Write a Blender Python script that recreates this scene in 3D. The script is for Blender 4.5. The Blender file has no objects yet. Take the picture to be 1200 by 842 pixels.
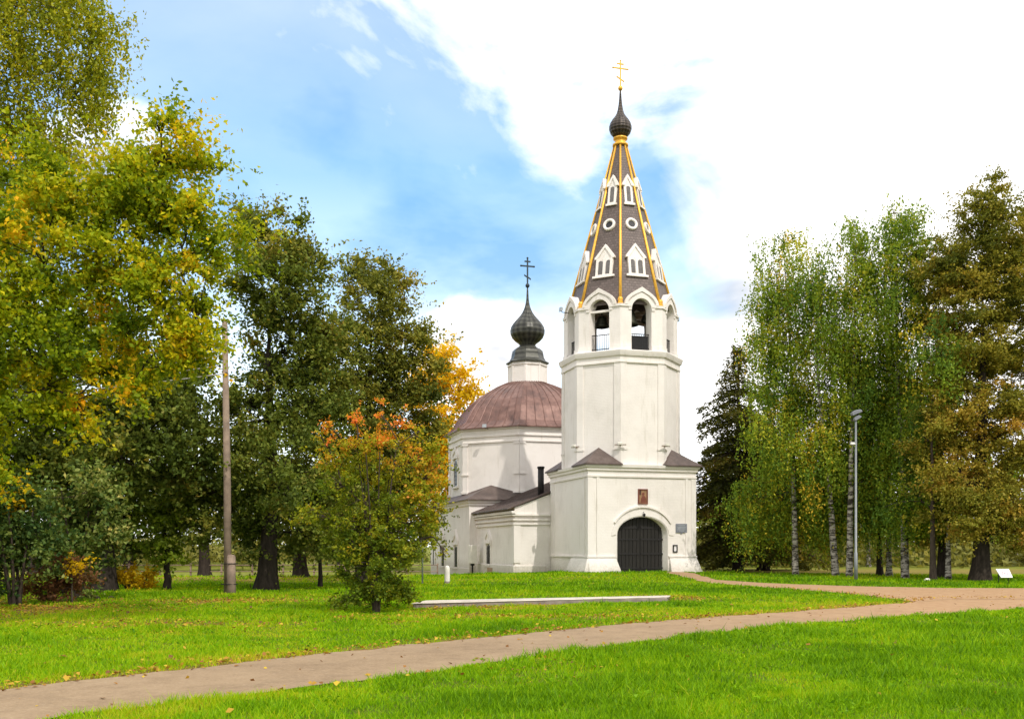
import bpy, bmesh, math, random
import numpy as np
from mathutils import Vector, noise as mnoise

random.seed(7)
RNG = np.random.default_rng(11)
scene = bpy.context.scene
COL = scene.collection
R = math.radians

# ------------------------------------------------------------------ camera
FPX, EYE, HOR = 1152.0, 1.6, 640.0
cam_d = bpy.data.cameras.new('camera')
cam = bpy.data.objects.new('camera', cam_d)
COL.objects.link(cam)
cam.location = (0, 0, EYE)
cam.rotation_euler = (R(90), 0, 0)
cam_d.sensor_fit = 'HORIZONTAL'
cam_d.sensor_width = 36
cam_d.lens = 36 * FPX / 1200
cam_d.shift_y = (HOR - 421) / 1200
cam_d.clip_end = 6000
scene.camera = cam

# ------------------------------------------------------------------ light
SUN_DIR = Vector((0.46, -0.89, 0.0)).normalized()
SUN_EL = R(51)
SKY_STRENGTH = 0.15
CLOUD_STRENGTH = 1.2
scene.view_settings.view_transform = 'Standard'
scene.view_settings.look = 'None'
scene.view_settings.gamma = 1
scene.view_settings.use_curve_mapping = False
scene.view_settings.exposure = 0.46

sun_d = bpy.data.lights.new('sun', 'SUN')
sun_d.energy = 2.0
sun_d.angle = R(0.6)
sun_d.color = (1.0, 0.94, 0.86)
sun = bpy.data.objects.new('sun', sun_d)
COL.objects.link(sun)
sv = Vector((SUN_DIR.x * math.cos(SUN_EL), SUN_DIR.y * math.cos(SUN_EL), math.sin(SUN_EL)))
sun.location = sv * 80
sun.rotation_euler = sv.to_track_quat('Z', 'Y').to_euler()

world = bpy.data.worlds.new('World')
scene.world = world
world.use_nodes = True
wt = world.node_tree
wt.nodes.clear()


def N(nt, kind, **kw):
    n = nt.nodes.new(kind)
    for k, v in kw.items():
        setattr(n, k, v)
    return n


def inp(nt, sock, val):
    if hasattr(val, 'is_output'):
        nt.links.new(val, sock)
    else:
        sock.default_value = val


def M_(nt, op, a, b=0.0, c=None):
    n = N(nt, 'ShaderNodeMath', operation=op)
    inp(nt, n.inputs[0], a)
    inp(nt, n.inputs[1], b)
    if c is not None:
        inp(nt, n.inputs[2], c)
    return n.outputs[0]


def smooth(nt, v, lo, hi):
    n = N(nt, 'ShaderNodeMapRange', interpolation_type='SMOOTHSTEP')
    inp(nt, n.inputs['Value'], v)
    n.inputs['From Min'].default_value = lo
    n.inputs['From Max'].default_value = hi
    return n.outputs['Result']


def build_world():
    out = N(wt, 'ShaderNodeOutputWorld')
    sky = N(wt, 'ShaderNodeTexSky', sky_type='NISHITA')
    sky.sun_disc = False
    sky.sun_elevation = SUN_EL
    sky.sun_rotation = math.atan2(SUN_DIR.x, SUN_DIR.y)
    sky.air_density = 1.1
    sky.dust_density = 0.6
    sky.ozone_density = 1.0
    bg = N(wt, 'ShaderNodeBackground')
    tint = N(wt, 'ShaderNodeMix', data_type='RGBA', blend_type='MULTIPLY')
    tint.inputs['Factor'].default_value = 1
    wt.links.new(sky.outputs['Color'], tint.inputs['A'])
    tint.inputs['B'].default_value = (0.52, 1.02, 1.25, 1)
    wt.links.new(tint.outputs['Result'], bg.inputs['Color'])
    bg.inputs['Strength'].default_value = SKY_STRENGTH
    tc = N(wt, 'ShaderNodeTexCoord')
    sp = N(wt, 'ShaderNodeSeparateXYZ')
    wt.links.new(tc.outputs['Generated'], sp.inputs[0])
    x, y, z = sp.outputs

    def nz(scale, detail, off, stretch=1.6, rough=0.55, dist=0.4):
        mp = N(wt, 'ShaderNodeMapping')
        mp.inputs['Scale'].default_value = (1, 1, stretch)
        mp.inputs['Location'].default_value = off
        wt.links.new(tc.outputs['Generated'], mp.inputs['Vector'])
        n = N(wt, 'ShaderNodeTexNoise')
        n.inputs['Scale'].default_value = scale
        n.inputs['Detail'].default_value = detail
        n.inputs['Roughness'].default_value = rough
        n.inputs['Distortion'].default_value = dist
        wt.links.new(mp.outputs[0], n.inputs['Vector'])
        return M_(wt, 'SUBTRACT', n.outputs['Fac'], 0.5)
    n1 = nz(5.0, 9, (3.1, 0.4, 1.7))
    n2 = nz(2.2, 6, (8.1, 2.4, 0.7))
    # bank of cloud towards the right, and across the top
    fx = M_(wt, 'ADD', M_(wt, 'SUBTRACT', x, 0.165), M_(wt, 'MULTIPLY', n1, 0.26))
    m1 = smooth(wt, fx, -0.085, 0.06)
    line = M_(wt, 'SUBTRACT', z, M_(wt, 'SUBTRACT', 0.43, M_(wt, 'MULTIPLY', x, 0.36)))
    line = M_(wt, 'ADD', line, M_(wt, 'MULTIPLY', n1, 0.42))
    m2 = smooth(wt, line, -0.05, 0.09)

    def blob(cx, cz, rx, rz, amp=1.0):
        dx = M_(wt, 'DIVIDE', M_(wt, 'SUBTRACT', x, cx), rx)
        dz = M_(wt, 'DIVIDE', M_(wt, 'SUBTRACT', z, cz), rz)
        d2 = M_(wt, 'ADD', M_(wt, 'MULTIPLY', dx, dx), M_(wt, 'MULTIPLY', dz, dz))
        v = M_(wt, 'SUBTRACT', 1.0, d2)
        v = M_(wt, 'ADD', v, M_(wt, 'MULTIPLY', n1, 3.0))
        return M_(wt, 'MULTIPLY', smooth(wt, v, -0.1, 0.8), amp)
    m = M_(wt, 'MAXIMUM', m1, m2)
    m = M_(wt, 'MAXIMUM', m, blob(-0.02, 0.19, 0.12, 0.085))
    m = M_(wt, 'MAXIMUM', m, blob(0.10, 0.235, 0.06, 0.05, 0.9))
    m = M_(wt, 'MAXIMUM', m, blob(-0.36, 0.33, 0.06, 0.08, 0.8))
    m = M_(wt, 'MAXIMUM', m, blob(-0.13, 0.30, 0.10, 0.025, 0.06))
    # unseen cloud bank added behind the viewer to brighten the shaded left walls
    m = M_(wt, 'MAXIMUM', m, smooth(wt, M_(wt, 'ADD', M_(wt, 'MULTIPLY', y, -1.0), M_(wt, 'MULTIPLY', n1, 0.3)), -0.68, -0.35))
    # veil near the horizon and a thin high veil
    m = M_(wt, 'MAXIMUM', m, M_(wt, 'SUBTRACT', 0.88, smooth(wt, z, 0.0, 0.55)))
    veil = M_(wt, 'ADD', 0.21, M_(wt, 'MULTIPLY', n2, 0.55))
    m = M_(wt, 'MINIMUM', M_(wt, 'MAXIMUM', m, veil), 1.0)
    m = M_(wt, 'MAXIMUM', m, 0.0)
    cr = N(wt, 'ShaderNodeValToRGB')
    cr.color_ramp.elements[0].position = 0.36
    cr.color_ramp.elements[0].color = (0.36, 0.38, 0.43, 1)
    cr.color_ramp.elements[1].position = 0.60
    cr.color_ramp.elements[1].color = (1.0, 0.985, 0.97, 1)
    shade = M_(wt, 'MAXIMUM', blob(0.23, 0.235, 0.09, 0.035, .20), blob(-0.03, 0.185, 0.08, 0.045, .20))
    shade = M_(wt, 'MAXIMUM', shade, blob(0.35, 0.20, 0.14, 0.05, .15))
    wt.links.new(M_(wt, 'ADD', M_(wt, 'ADD', M_(wt, 'SUBTRACT', M_(wt, 'MULTIPLY', n2, 1.5), shade), M_(wt, 'MULTIPLY', n1, 0.7)), 0.60), cr.inputs[0])
    cl = N(wt, 'ShaderNodeBackground')
    wt.links.new(cr.outputs[0], cl.inputs['Color'])
    cl.inputs['Strength'].default_value = CLOUD_STRENGTH
    mx = N(wt, 'ShaderNodeMixShader')
    wt.links.new(m, mx.inputs[0])
    wt.links.new(bg.outputs[0], mx.inputs[1])
    wt.links.new(cl.outputs[0], mx.inputs[2])
    wt.links.new(mx.outputs[0], out.inputs['Surface'])


build_world()

# ------------------------------------------------------------------ materials


def new_mat(name):
    m = bpy.data.materials.new(name)
    m.use_nodes = True
    nt = m.node_tree
    nt.nodes.clear()
    return m, nt


def rgba(c):
    return (c[0], c[1], c[2], 1)


def ramp(nt, fac, cols, lo=0.0, hi=1.0):
    r = N(nt, 'ShaderNodeValToRGB')
    el = r.color_ramp.elements
    while len(el) < len(cols):
        el.new(0.5)
    for i, c in enumerate(cols):
        el[i].position = lo + (hi - lo) * i / max(1, len(cols) - 1)
        el[i].color = rgba(c)
    inp(nt, r.inputs[0], fac)
    return r.outputs[0]


def noise_tex(nt, scale, detail=5, rough=0.6, vec=None, dist=0.0):
    n = N(nt, 'ShaderNodeTexNoise')
    n.inputs['Scale'].default_value = scale
    n.inputs['Detail'].default_value = detail
    n.inputs['Roughness'].default_value = rough
    n.inputs['Distortion'].default_value = dist
    if vec is None:
        tc = N(nt, 'ShaderNodeTexCoord')
        vec = tc.outputs['Object']
    nt.links.new(vec, n.inputs['Vector'])
    return n.outputs['Fac']


def mixc(nt, fac, a, b, blend='MIX'):
    n = N(nt, 'ShaderNodeMix', data_type='RGBA', blend_type=blend)
    inp(nt, n.inputs['Factor'], fac)
    inp(nt, n.inputs['A'], rgba(a) if isinstance(a, tuple) else a)
    inp(nt, n.inputs['B'], rgba(b) if isinstance(b, tuple) else b)
    return n.outputs['Result']


def finish(nt, color, rough=0.8, metal=0.0, bump=None, bstr=0.3, bdist=0.02, spec=0.4):
    p = N(nt, 'ShaderNodeBsdfPrincipled')
    inp(nt, p.inputs['Base Color'], rgba(color) if isinstance(color, tuple) else color)
    inp(nt, p.inputs['Roughness'], rough)
    p.inputs['Metallic'].default_value = metal
    p.inputs['Specular IOR Level'].default_value = spec
    if bump is not None:
        b = N(nt, 'ShaderNodeBump')
        b.inputs['Strength'].default_value = bstr
        b.inputs['Distance'].default_value = bdist
        nt.links.new(bump, b.inputs['Height'])
        nt.links.new(b.outputs[0], p.inputs['Normal'])
    o = N(nt, 'ShaderNodeOutputMaterial')
    nt.links.new(p.outputs[0], o.inputs['Surface'])


def simple_mat(name, c, rough=0.7, metal=0.0, var=0.25, scale=6.0, bstr=0.15):
    m, nt = new_mat(name)
    f = noise_tex(nt, scale, 6)
    a = tuple(v * (1 - var) for v in c)
    b = tuple(min(1, v * (1 + var)) for v in c)
    finish(nt, ramp(nt, f, [a, b], 0.3, 0.7), rough, metal, f, bstr)
    return m


def whitewash():
    m, nt = new_mat('whitewashed_brick')
    tc = N(nt, 'ShaderNodeTexCoord')
    n1 = noise_tex(nt, 0.5, 8, 0.65, tc.outputs['Object'])
    mp = N(nt, 'ShaderNodeMapping')
    mp.inputs['Scale'].default_value = (3.0, 3.0, 0.35)
    nt.links.new(tc.outputs['Object'], mp.inputs[0])
    n2 = noise_tex(nt, 1.0, 8, 0.7, mp.outputs[0])
    n3 = noise_tex(nt, 9, 6, 0.6, tc.outputs['Object'])
    c = ramp(nt, n1, [(0.70, 0.655, 0.61), (0.80, 0.75, 0.705), (0.84, 0.795, 0.755)], 0.3, 0.7)
    st = smooth(nt, n2, 0.54, 0.74)
    c = mixc(nt, M_(nt, 'MULTIPLY', st, 0.55), c, (0.55, 0.50, 0.42))
    ch = smooth(nt, n3, 0.68, 0.76)
    c = mixc(nt, M_(nt, 'MULTIPLY', ch, 0.3), c, (0.52, 0.48, 0.42))
    # splash dirt rising from the ground
    sp = N(nt, 'ShaderNodeSeparateXYZ')
    nt.links.new(tc.outputs['Object'], sp.inputs[0])
    zz = M_(nt, 'ADD', sp.outputs[2], M_(nt, 'MULTIPLY', n3, -1.2))
    low = M_(nt, 'SUBTRACT', 1.0, smooth(nt, zz, -0.7, 0.35))
    c = mixc(nt, M_(nt, 'MULTIPLY', low, 0.75), c, (0.45, 0.41, 0.33))
    br = N(nt, 'ShaderNodeTexBrick')
    br.inputs['Scale'].default_value = 1.0
    br.inputs['Brick Width'].default_value = 0.28
    br.inputs['Row Height'].default_value = 0.085
    br.inputs['Mortar Size'].default_value = 0.012
    cb = N(nt, 'ShaderNodeCombineXYZ')
    nt.links.new(M_(nt, 'ADD', sp.outputs[0], sp.outputs[1]), cb.inputs[0])
    nt.links.new(sp.outputs[2], cb.inputs[1])
    nt.links.new(cb.outputs[0], br.inputs['Vector'])
    h = M_(nt, 'ADD', M_(nt, 'MULTIPLY', br.outputs['Fac'], -0.4), M_(nt, 'MULTIPLY', n3, 1.2))
    finish(nt, c, 0.9, 0, h, 0.35, 0.02, 0.2)
    return m


def roof_metal(name, c1, c2, c3, rough=0.45, metal=0.25):
    m, nt = new_mat(name)
    tc = N(nt, 'ShaderNodeTexCoord')
    n1 = noise_tex(nt, 0.9, 8, 0.65, tc.outputs['Object'])
    mp = N(nt, 'ShaderNodeMapping')
    mp.inputs['Scale'].default_value = (2.5, 2.5, 0.6)
    nt.links.new(tc.outputs['Object'], mp.inputs[0])
    n2 = noise_tex(nt, 2.0, 8, 0.7, mp.outputs[0])
    c = ramp(nt, M_(nt, 'ADD', M_(nt, 'MULTIPLY', n1, 0.6), M_(nt, 'MULTIPLY', n2, 0.4)), [c1, c2, c3], 0.36, 0.64)
    finish(nt, c, rough, metal, n2, 0.2)
    return m


def tent_tile():
    m, nt = new_mat('tent_tile')
    tc = N(nt, 'ShaderNodeTexCoord')
    sp = N(nt, 'ShaderNodeSeparateXYZ')
    nt.links.new(tc.outputs['Object'], sp.inputs[0])
    cb = N(nt, 'ShaderNodeCombineXYZ')
    ang = M_(nt, 'ARCTAN2', sp.outputs[1], sp.outputs[0])
    nt.links.new(M_(nt, 'MULTIPLY', ang, 2.2), cb.inputs[0])
    nt.links.new(sp.outputs[2], cb.inputs[1])
    br = N(nt, 'ShaderNodeTexBrick')
    br.inputs['Scale'].default_value = 1.0
    br.inputs['Brick Width'].default_value = 0.2
    br.inputs['Row Height'].default_value = 0.16
    br.inputs['Mortar Size'].default_value = 0.018
    br.inputs['Color1'].default_value = rgba((0.075, 0.055, 0.047))
    br.inputs['Color2'].default_value = rgba((0.145, 0.11, 0.097))
    br.inputs['Mortar'].default_value = rgba((0.07, 0.053, 0.046))
    nt.links.new(cb.outputs[0], br.inputs['Vector'])
    n1 = noise_tex(nt, 1.3, 6, 0.6, tc.outputs['Object'])
    c = mixc(nt, M_(nt, 'MULTIPLY', n1, 0.5), br.outputs['Color'], (0.16, 0.125, 0.112))
    finish(nt, c, 0.5, 0.1, M_(nt, 'MULTIPLY', br.outputs['Fac'], -1.0), 0.6, 0.03)
    return m


def onion_scale(name, dark, light, k):
    m, nt = new_mat(name)
    tc = N(nt, 'ShaderNodeTexCoord')
    sp = N(nt, 'ShaderNodeSeparateXYZ')
    nt.links.new(tc.outputs['Object'], sp.inputs[0])
    ang = M_(nt, 'ARCTAN2', sp.outputs[1], sp.outputs[0])
    a = M_(nt, 'SINE', M_(nt, 'ADD', M_(nt, 'MULTIPLY', ang, 9.0), M_(nt, 'MULTIPLY', sp.outputs[2], k)))
    b = M_(nt, 'SINE', M_(nt, 'SUBTRACT', M_(nt, 'MULTIPLY', ang, 9.0), M_(nt, 'MULTIPLY', sp.outputs[2], k)))
    s = M_(nt, 'MULTIPLY', a, b)
    n1 = noise_tex(nt, 3.0, 6, 0.6, tc.outputs['Object'])
    f = M_(nt, 'ADD', M_(nt, 'MULTIPLY', s, 0.28), n1)
    finish(nt, ramp(nt, f, [dark, light], 0.25, 0.8), 0.42, 0.35, s, 0.5, 0.03)
    return m


def plank_mat():
    m, nt = new_mat('old_gate_planks')
    tc = N(nt, 'ShaderNodeTexCoord')
    mp = N(nt, 'ShaderNodeMapping')
    mp.inputs['Scale'].default_value = (9, 9, 0.5)
    nt.links.new(tc.outputs['Object'], mp.inputs[0])
    n1 = noise_tex(nt, 1.6, 8, 0.7, mp.outputs[0])
    finish(nt, ramp(nt, n1, [(0.004, 0.0035, 0.003), (0.011, 0.009, 0.007), (0.022, 0.018, 0.014)], 0.3, 0.7), 0.6, 0, n1, 0.4)
    return m


def bark_mat(name, c1, c2, birch=False):
    m, nt = new_mat(name)
    tc = N(nt, 'ShaderNodeTexCoord')
    mp = N(nt, 'ShaderNodeMapping')
    mp.inputs['Scale'].default_value = (4, 4, 1.0) if not birch else (1.2, 1.2, 4.0)
    nt.links.new(tc.outputs['Object'], mp.inputs[0])
    n1 = noise_tex(nt, 2.2, 8, 0.7, mp.outputs[0], 0.3)
    if birch:
        c = ramp(nt, n1, [c2, c2, c1, c1], 0.38, 0.62)
        at = N(nt, 'ShaderNodeAttribute', attribute_name='wood')
        c = mixc(nt, at.outputs['Fac'], c, (0.06, 0.05, 0.04))
    else:
        c = ramp(nt, n1, [c1, c2], 0.3, 0.7)
    finish(nt, c, 0.95, 0, n1, 0.7, 0.05, 0.1)
    return m


def leaf_mat(name, cols, trans=0.38, gain=1.0):
    m, nt = new_mat(name)
    at = N(nt, 'ShaderNodeAttribute', attribute_name='tint')
    c = ramp(nt, at.outputs['Fac'], [tuple(v * gain for v in k) for k in cols])
    d = N(nt, 'ShaderNodeBsdfDiffuse')
    nt.links.new(c, d.inputs['Color'])
    t = N(nt, 'ShaderNodeBsdfTranslucent')
    tcol = mixc(nt, 0.8, c, (1.25, 1.15, 0.5), 'MULTIPLY')
    nt.links.new(tcol, t.inputs['Color'])
    mx = N(nt, 'ShaderNodeMixShader')
    mx.inputs[0].default_value = trans
    nt.links.new(d.outputs[0], mx.inputs[1])
    nt.links.new(t.outputs[0], mx.inputs[2])
    g = N(nt, 'ShaderNodeBsdfGlossy')
    g.inputs['Roughness'].default_value = 0.45
    fr = N(nt, 'ShaderNodeMixShader')
    fr.inputs[0].default_value = 0.008
    nt.links.new(mx.outputs[0], fr.inputs[1])
    nt.links.new(g.outputs[0], fr.inputs[2])
    o = N(nt, 'ShaderNodeOutputMaterial')
    nt.links.new(fr.outputs[0], o.inputs['Surface'])
    return m


def ground_mat():
    m, nt = new_mat('meadow_ground')
    tc = N(nt, 'ShaderNodeTexCoord')
    v = tc.outputs['Object']
    n1 = noise_tex(nt, 0.16, 8, 0.6, v)
    n2 = noise_tex(nt, 1.1, 8, 0.65, v)
    n3 = noise_tex(nt, 14.0, 6, 0.7, v)
    g = ramp(nt, M_(nt, 'ADD', M_(nt, 'MULTIPLY', n1, 0.4), M_(nt, 'ADD', M_(nt, 'MULTIPLY', n2, 0.35), M_(nt, 'MULTIPLY', n3, 0.25))),
             [(0.03, 0.055, 0.004), (0.065, 0.105, 0.006), (0.10, 0.14, 0.008), (0.15, 0.15, 0.02)], 0.33, 0.68)
    # beyond the mown lawn the turf is long, pale and dry
    sp = N(nt, 'ShaderNodeSeparateXYZ')
    nt.links.new(v, sp.inputs[0])
    g = mixc(nt, smooth(nt, sp.outputs[1], 52.0, 66.0), g, ramp(nt, n2, [(0.10, 0.13, 0.015), (0.22, 0.22, 0.035)], 0.3, 0.7))
    at = N(nt, 'ShaderNodeAttribute', attribute_name='litter')
    f = M_(nt, 'MULTIPLY', at.outputs['Fac'], smooth(nt, M_(nt, 'ADD', M_(nt, 'MULTIPLY', n2, 0.6), M_(nt, 'MULTIPLY', n3, 0.4)), 0.30, 0.50))
    lit = ramp(nt, n3, [(0.13, 0.07, 0.035), (0.26, 0.14, 0.05), (0.34, 0.21, 0.07)], 0.35, 0.65)
    c = mixc(nt, f, g, lit)
    finish(nt, c, 0.95, 0, n3, 0.5, 0.04, 0.1)
    return m


def path_mat(name, c1, c2, c3):
    m, nt = new_mat(name)
    tc = N(nt, 'ShaderNodeTexCoord')
    v = tc.outputs['Object']
    n1 = noise_tex(nt, 0.55, 8, 0.7, v)
    n2 = noise_tex(nt, 28.0, 4, 0.75, v)
    n3 = noise_tex(nt, 3.0, 8, 0.7, v)
    f = M_(nt, 'ADD', M_(nt, 'MULTIPLY', n1, 0.36), M_(nt, 'ADD', M_(nt, 'MULTIPLY', n2, 0.32), M_(nt, 'MULTIPLY', n3, 0.32)))
    c = ramp(nt, f, [c1, c2, c3], 0.39, 0.61)
    grit = smooth(nt, n2, 0.60, 0.70)
    c = mixc(nt, M_(nt, 'MULTIPLY', grit, 0.45), c, (0.44, 0.37, 0.28))
    damp = smooth(nt, n3, 0.56, 0.70)
    c = mixc(nt, M_(nt, 'MULTIPLY', damp, 0.40), c, (0.13, 0.09, 0.055))
    sp = N(nt, 'ShaderNodeSeparateXYZ')
    nt.links.new(v, sp.inputs[0])
    # sandier towards the crossing on the right
    sand = smooth(nt, M_(nt, 'ADD', sp.outputs[0], M_(nt, 'MULTIPLY', n1, 6.0)), 3.0, 15.0)
    c = mixc(nt, M_(nt, 'MULTIPLY', sand, 0.8), c, ramp(nt, n3, [(0.33, 0.185, 0.09), (0.44, 0.28, 0.15)], 0.35, 0.65))
    # cracks
    vo = N(nt, 'ShaderNodeTexVoronoi', feature='DISTANCE_TO_EDGE')
    vo.inputs['Scale'].default_value = 0.55
    mv = N(nt, 'ShaderNodeVectorMath', operation='ADD')
    nt.links.new(v, mv.inputs[0])
    cb = N(nt, 'ShaderNodeCombineXYZ')
    nt.links.new(n3, cb.inputs[0])
    nt.links.new(n1, cb.inputs[1])
    nt.links.new(cb.outputs[0], mv.inputs[1])
    nt.links.new(mv.outputs[0], vo.inputs['Vector'])
    cr = M_(nt, 'SUBTRACT', 1.0, smooth(nt, vo.outputs['Distance'], 0.004, 0.02))
    c = mixc(nt, M_(nt, 'MULTIPLY', cr, 0.12), c, (0.10, 0.08, 0.06))
    finish(nt, c, 0.9, 0, n2, 0.4, 0.01, 0.25)
    return m


MAT = {}
MAT['wall'] = whitewash()
MAT['roof'] = roof_metal('dark_roof_sheet', (0.06, 0.045, 0.04), (0.10, 0.072, 0.062), (0.15, 0.115, 0.10), 0.55, 0.15)
MAT['copper'] = roof_metal('rusty_roof_sheet', (0.09, 0.05, 0.042), (0.17, 0.09, 0.072), (0.25, 0.145, 0.118), 0.45, 0.25)
MAT['tile'] = tent_tile()
MAT['onion'] = onion_scale('dome_scales', (0.02, 0.02, 0.018), (0.085, 0.085, 0.07), 9.0)
MAT['onion_small'] = onion_scale('small_dome_scales', (0.02, 0.015, 0.012), (0.09, 0.07, 0.055), 18.0)
MAT['gold'] = simple_mat('gilding', (0.80, 0.44, 0.06), 0.4, 0.35, 0.15)
MAT['planks'] = plank_mat()
MAT['dark'] = simple_mat('dark_opening', (0.02, 0.02, 0.022), 0.5)
MAT['greydark'] = simple_mat('dim_grey_opening', (0.13, 0.12, 0.115), 0.7)
MAT['pane'] = simple_mat('dark_window_pane', (0.03, 0.033, 0.036), 0.15)
MAT['iron'] = simple_mat('black_iron', (0.022, 0.02, 0.02), 0.6, 0.3)
MAT['crossdark'] = simple_mat('dark_blue_iron', (0.03, 0.045, 0.055), 0.5, 0.4)
MAT['bronze'] = simple_mat('bell_bronze', (0.05, 0.05, 0.035), 0.45, 0.7)
MAT['grey'] = simple_mat('grey_paint', (0.40, 0.43, 0.46), 0.5, 0.1, 0.12)
MAT['plaque'] = simple_mat('grey_slate', (0.19, 0.20, 0.23), 0.5, 0.0, 0.12)
MAT['paper'] = simple_mat('white_panel', (0.82, 0.80, 0.80), 0.5, 0.0, 0.03)
MAT['redink'] = simple_mat('mauve_print', (0.42, 0.30, 0.36), 0.6)
MAT['icon_red'] = simple_mat('icon_red_paint', (0.17, 0.05, 0.03), 0.5)
MAT['icon_gold'] = simple_mat('icon_ochre_paint', (0.30, 0.17, 0.085), 0.5)
MAT['icon_dark'] = simple_mat('icon_dark_paint', (0.07, 0.03, 0.02), 0.5)
MAT['timber'] = simple_mat('weathered_pole_timber', (0.245, 0.18, 0.135), 0.9, 0, 0.35, 3.0, 0.4)
MAT['concrete'] = simple_mat('old_concrete', (0.24, 0.20, 0.17), 0.9, 0, 0.3, 3.0, 0.4)
MAT['whitestone'] = simple_mat('white_limestone', (0.72, 0.69, 0.62), 0.9, 0, 0.12, 3.0, 0.4)
MAT['lamp_grey'] = simple_mat('galvanised_post', (0.22, 0.235, 0.24), 0.5, 0.3, 0.12)
MAT['cream'] = simple_mat('dirty_cream_stone', (0.52, 0.47, 0.40), 0.9, 0, 0.25, 2.0, 0.4)
MAT['wire'] = simple_mat('grey_wire', (0.42, 0.40, 0.37), 0.5, 0.2)
MAT['brick'] = simple_mat('bare_brick', (0.34, 0.23, 0.15), 0.9, 0, 0.3, 7.0, 0.4)
MAT['ground'] = ground_mat()
MAT['path'] = path_mat('worn_asphalt', (0.205, 0.142, 0.084), (0.28, 0.198, 0.118), (0.35, 0.255, 0.158))
MAT['bark_dark'] = bark_mat('dark_bark', (0.018, 0.014, 0.011), (0.06, 0.048, 0.038))
MAT['bark_mid'] = bark_mat('brown_bark', (0.035, 0.026, 0.02), (0.10, 0.078, 0.06))
MAT['bark_birch'] = bark_mat('birch_bark', (0.46, 0.42, 0.36), (0.05, 0.042, 0.035), True)

GREEN_D = [(0.018, 0.030, 0.008), (0.035, 0.052, 0.012), (0.055, 0.070, 0.016), (0.085, 0.085, 0.022), (0.16, 0.11, 0.03)]
MAT['l_linden'] = leaf_mat('linden_leaves', [(0.024, 0.036, 0.008), (0.045, 0.062, 0.010), (0.072, 0.084, 0.013), (0.12, 0.105, 0.018), (0.20, 0.135, 0.025)], 0.3, 2.6)
MAT['l_linden2'] = leaf_mat('turning_linden_leaves', [(0.038, 0.048, 0.009), (0.075, 0.085, 0.014), (0.125, 0.12, 0.018), (0.20, 0.155, 0.025), (0.32, 0.18, 0.03)], 0.32, 2.1)
MAT['l_oak'] = leaf_mat('oak_leaves', [(0.07, 0.11, 0.006), (0.17, 0.21, 0.007), (0.31, 0.29, 0.008), (0.46, 0.28, 0.010), (0.52, 0.20, 0.010)], 0.42, 1.9)
MAT['l_birch'] = leaf_mat('birch_leaves', [(0.04, 0.078, 0.012), (0.09, 0.145, 0.016), (0.155, 0.205, 0.018), (0.30, 0.27, 0.022), (0.45, 0.30, 0.03)], 0.42, 1.9)
MAT['l_birchgold'] = leaf_mat('yellowing_birch_leaves', [(0.085, 0.11, 0.010), (0.165, 0.185, 0.012), (0.26, 0.245, 0.014), (0.40, 0.31, 0.018), (0.50, 0.33, 0.02)], 0.42, 1.9)
MAT['l_gold'] = leaf_mat('golden_leaves', [(0.36, 0.26, 0.010), (0.58, 0.40, 0.012), (0.68, 0.46, 0.014), (0.70, 0.50, 0.016), (0.60, 0.32, 0.015)], 0.42, 1.15)
MAT['l_red'] = leaf_mat('reddening_leaves', [(0.07, 0.11, 0.010), (0.16, 0.19, 0.012), (0.29, 0.26, 0.015), (0.52, 0.22, 0.03), (0.62, 0.13, 0.05)], 0.42, 1.55)
MAT['l_spruce'] = leaf_mat('rusty_needles', [(0.042, 0.052, 0.008), (0.10, 0.10, 0.012), (0.17, 0.14, 0.018), (0.24, 0.155, 0.025), (0.31, 0.165, 0.035)], 0.3, 2.1)
MAT['l_fir'] = leaf_mat('dark_needles', [(0.025, 0.032, 0.008), (0.05, 0.055, 0.010), (0.08, 0.07, 0.012), (0.14, 0.085, 0.018)], 0.3, 1.9)
MAT['l_shrub'] = leaf_mat('shrub_leaves', [(0.02, 0.045, 0.012), (0.045, 0.08, 0.018), (0.095, 0.13, 0.024), (0.20, 0.22, 0.06), (0.36, 0.31, 0.09)], 0.3, 1.6)
MAT['l_russet'] = leaf_mat('russet_leaves', [(0.06, 0.06, 0.02), (0.14, 0.085, 0.035), (0.26, 0.115, 0.05), (0.34, 0.18, 0.08)], 0.35, 1.0)
MAT['l_young'] = leaf_mat('fresh_leaves', [(0.07, 0.12, 0.012), (0.14, 0.20, 0.016), (0.22, 0.28, 0.02), (0.34, 0.32, 0.03)], 0.45, 1.3)
MAT['l_wood'] = leaf_mat('far_wood_leaves', [(0.08, 0.09, 0.03), (0.16, 0.16, 0.05), (0.26, 0.25, 0.06), (0.36, 0.31, 0.07)], 0.4, 1.1)
MAT['grass'] = leaf_mat('grass_blades', [(0.07, 0.17, 0.003), (0.16, 0.33, 0.003), (0.25, 0.43, 0.004), (0.38, 0.45, 0.008), (0.46, 0.37, 0.04)], 0.4, 1.15)
MAT['litter'] = leaf_mat('fallen_leaf', [(0.16, 0.08, 0.04), (0.32, 0.15, 0.04), (0.46, 0.28, 0.04), (0.58, 0.42, 0.05)], 0.2)

# ------------------------------------------------------------------ object helpers


def tag(o, label=None, cat=None, group=None, kind=None):
    if label:
        o['label'] = label
    if cat:
        o['category'] = cat
    if group:
        o['group'] = group
    if kind:
        o['kind'] = kind
    return o


def empty(name, loc, rz=0.0):
    o = bpy.data.objects.new(name, None)
    COL.objects.link(o)
    o.location = loc
    o.rotation_euler = (0, 0, rz)
    o.empty_display_size = 0.3
    return o


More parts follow.
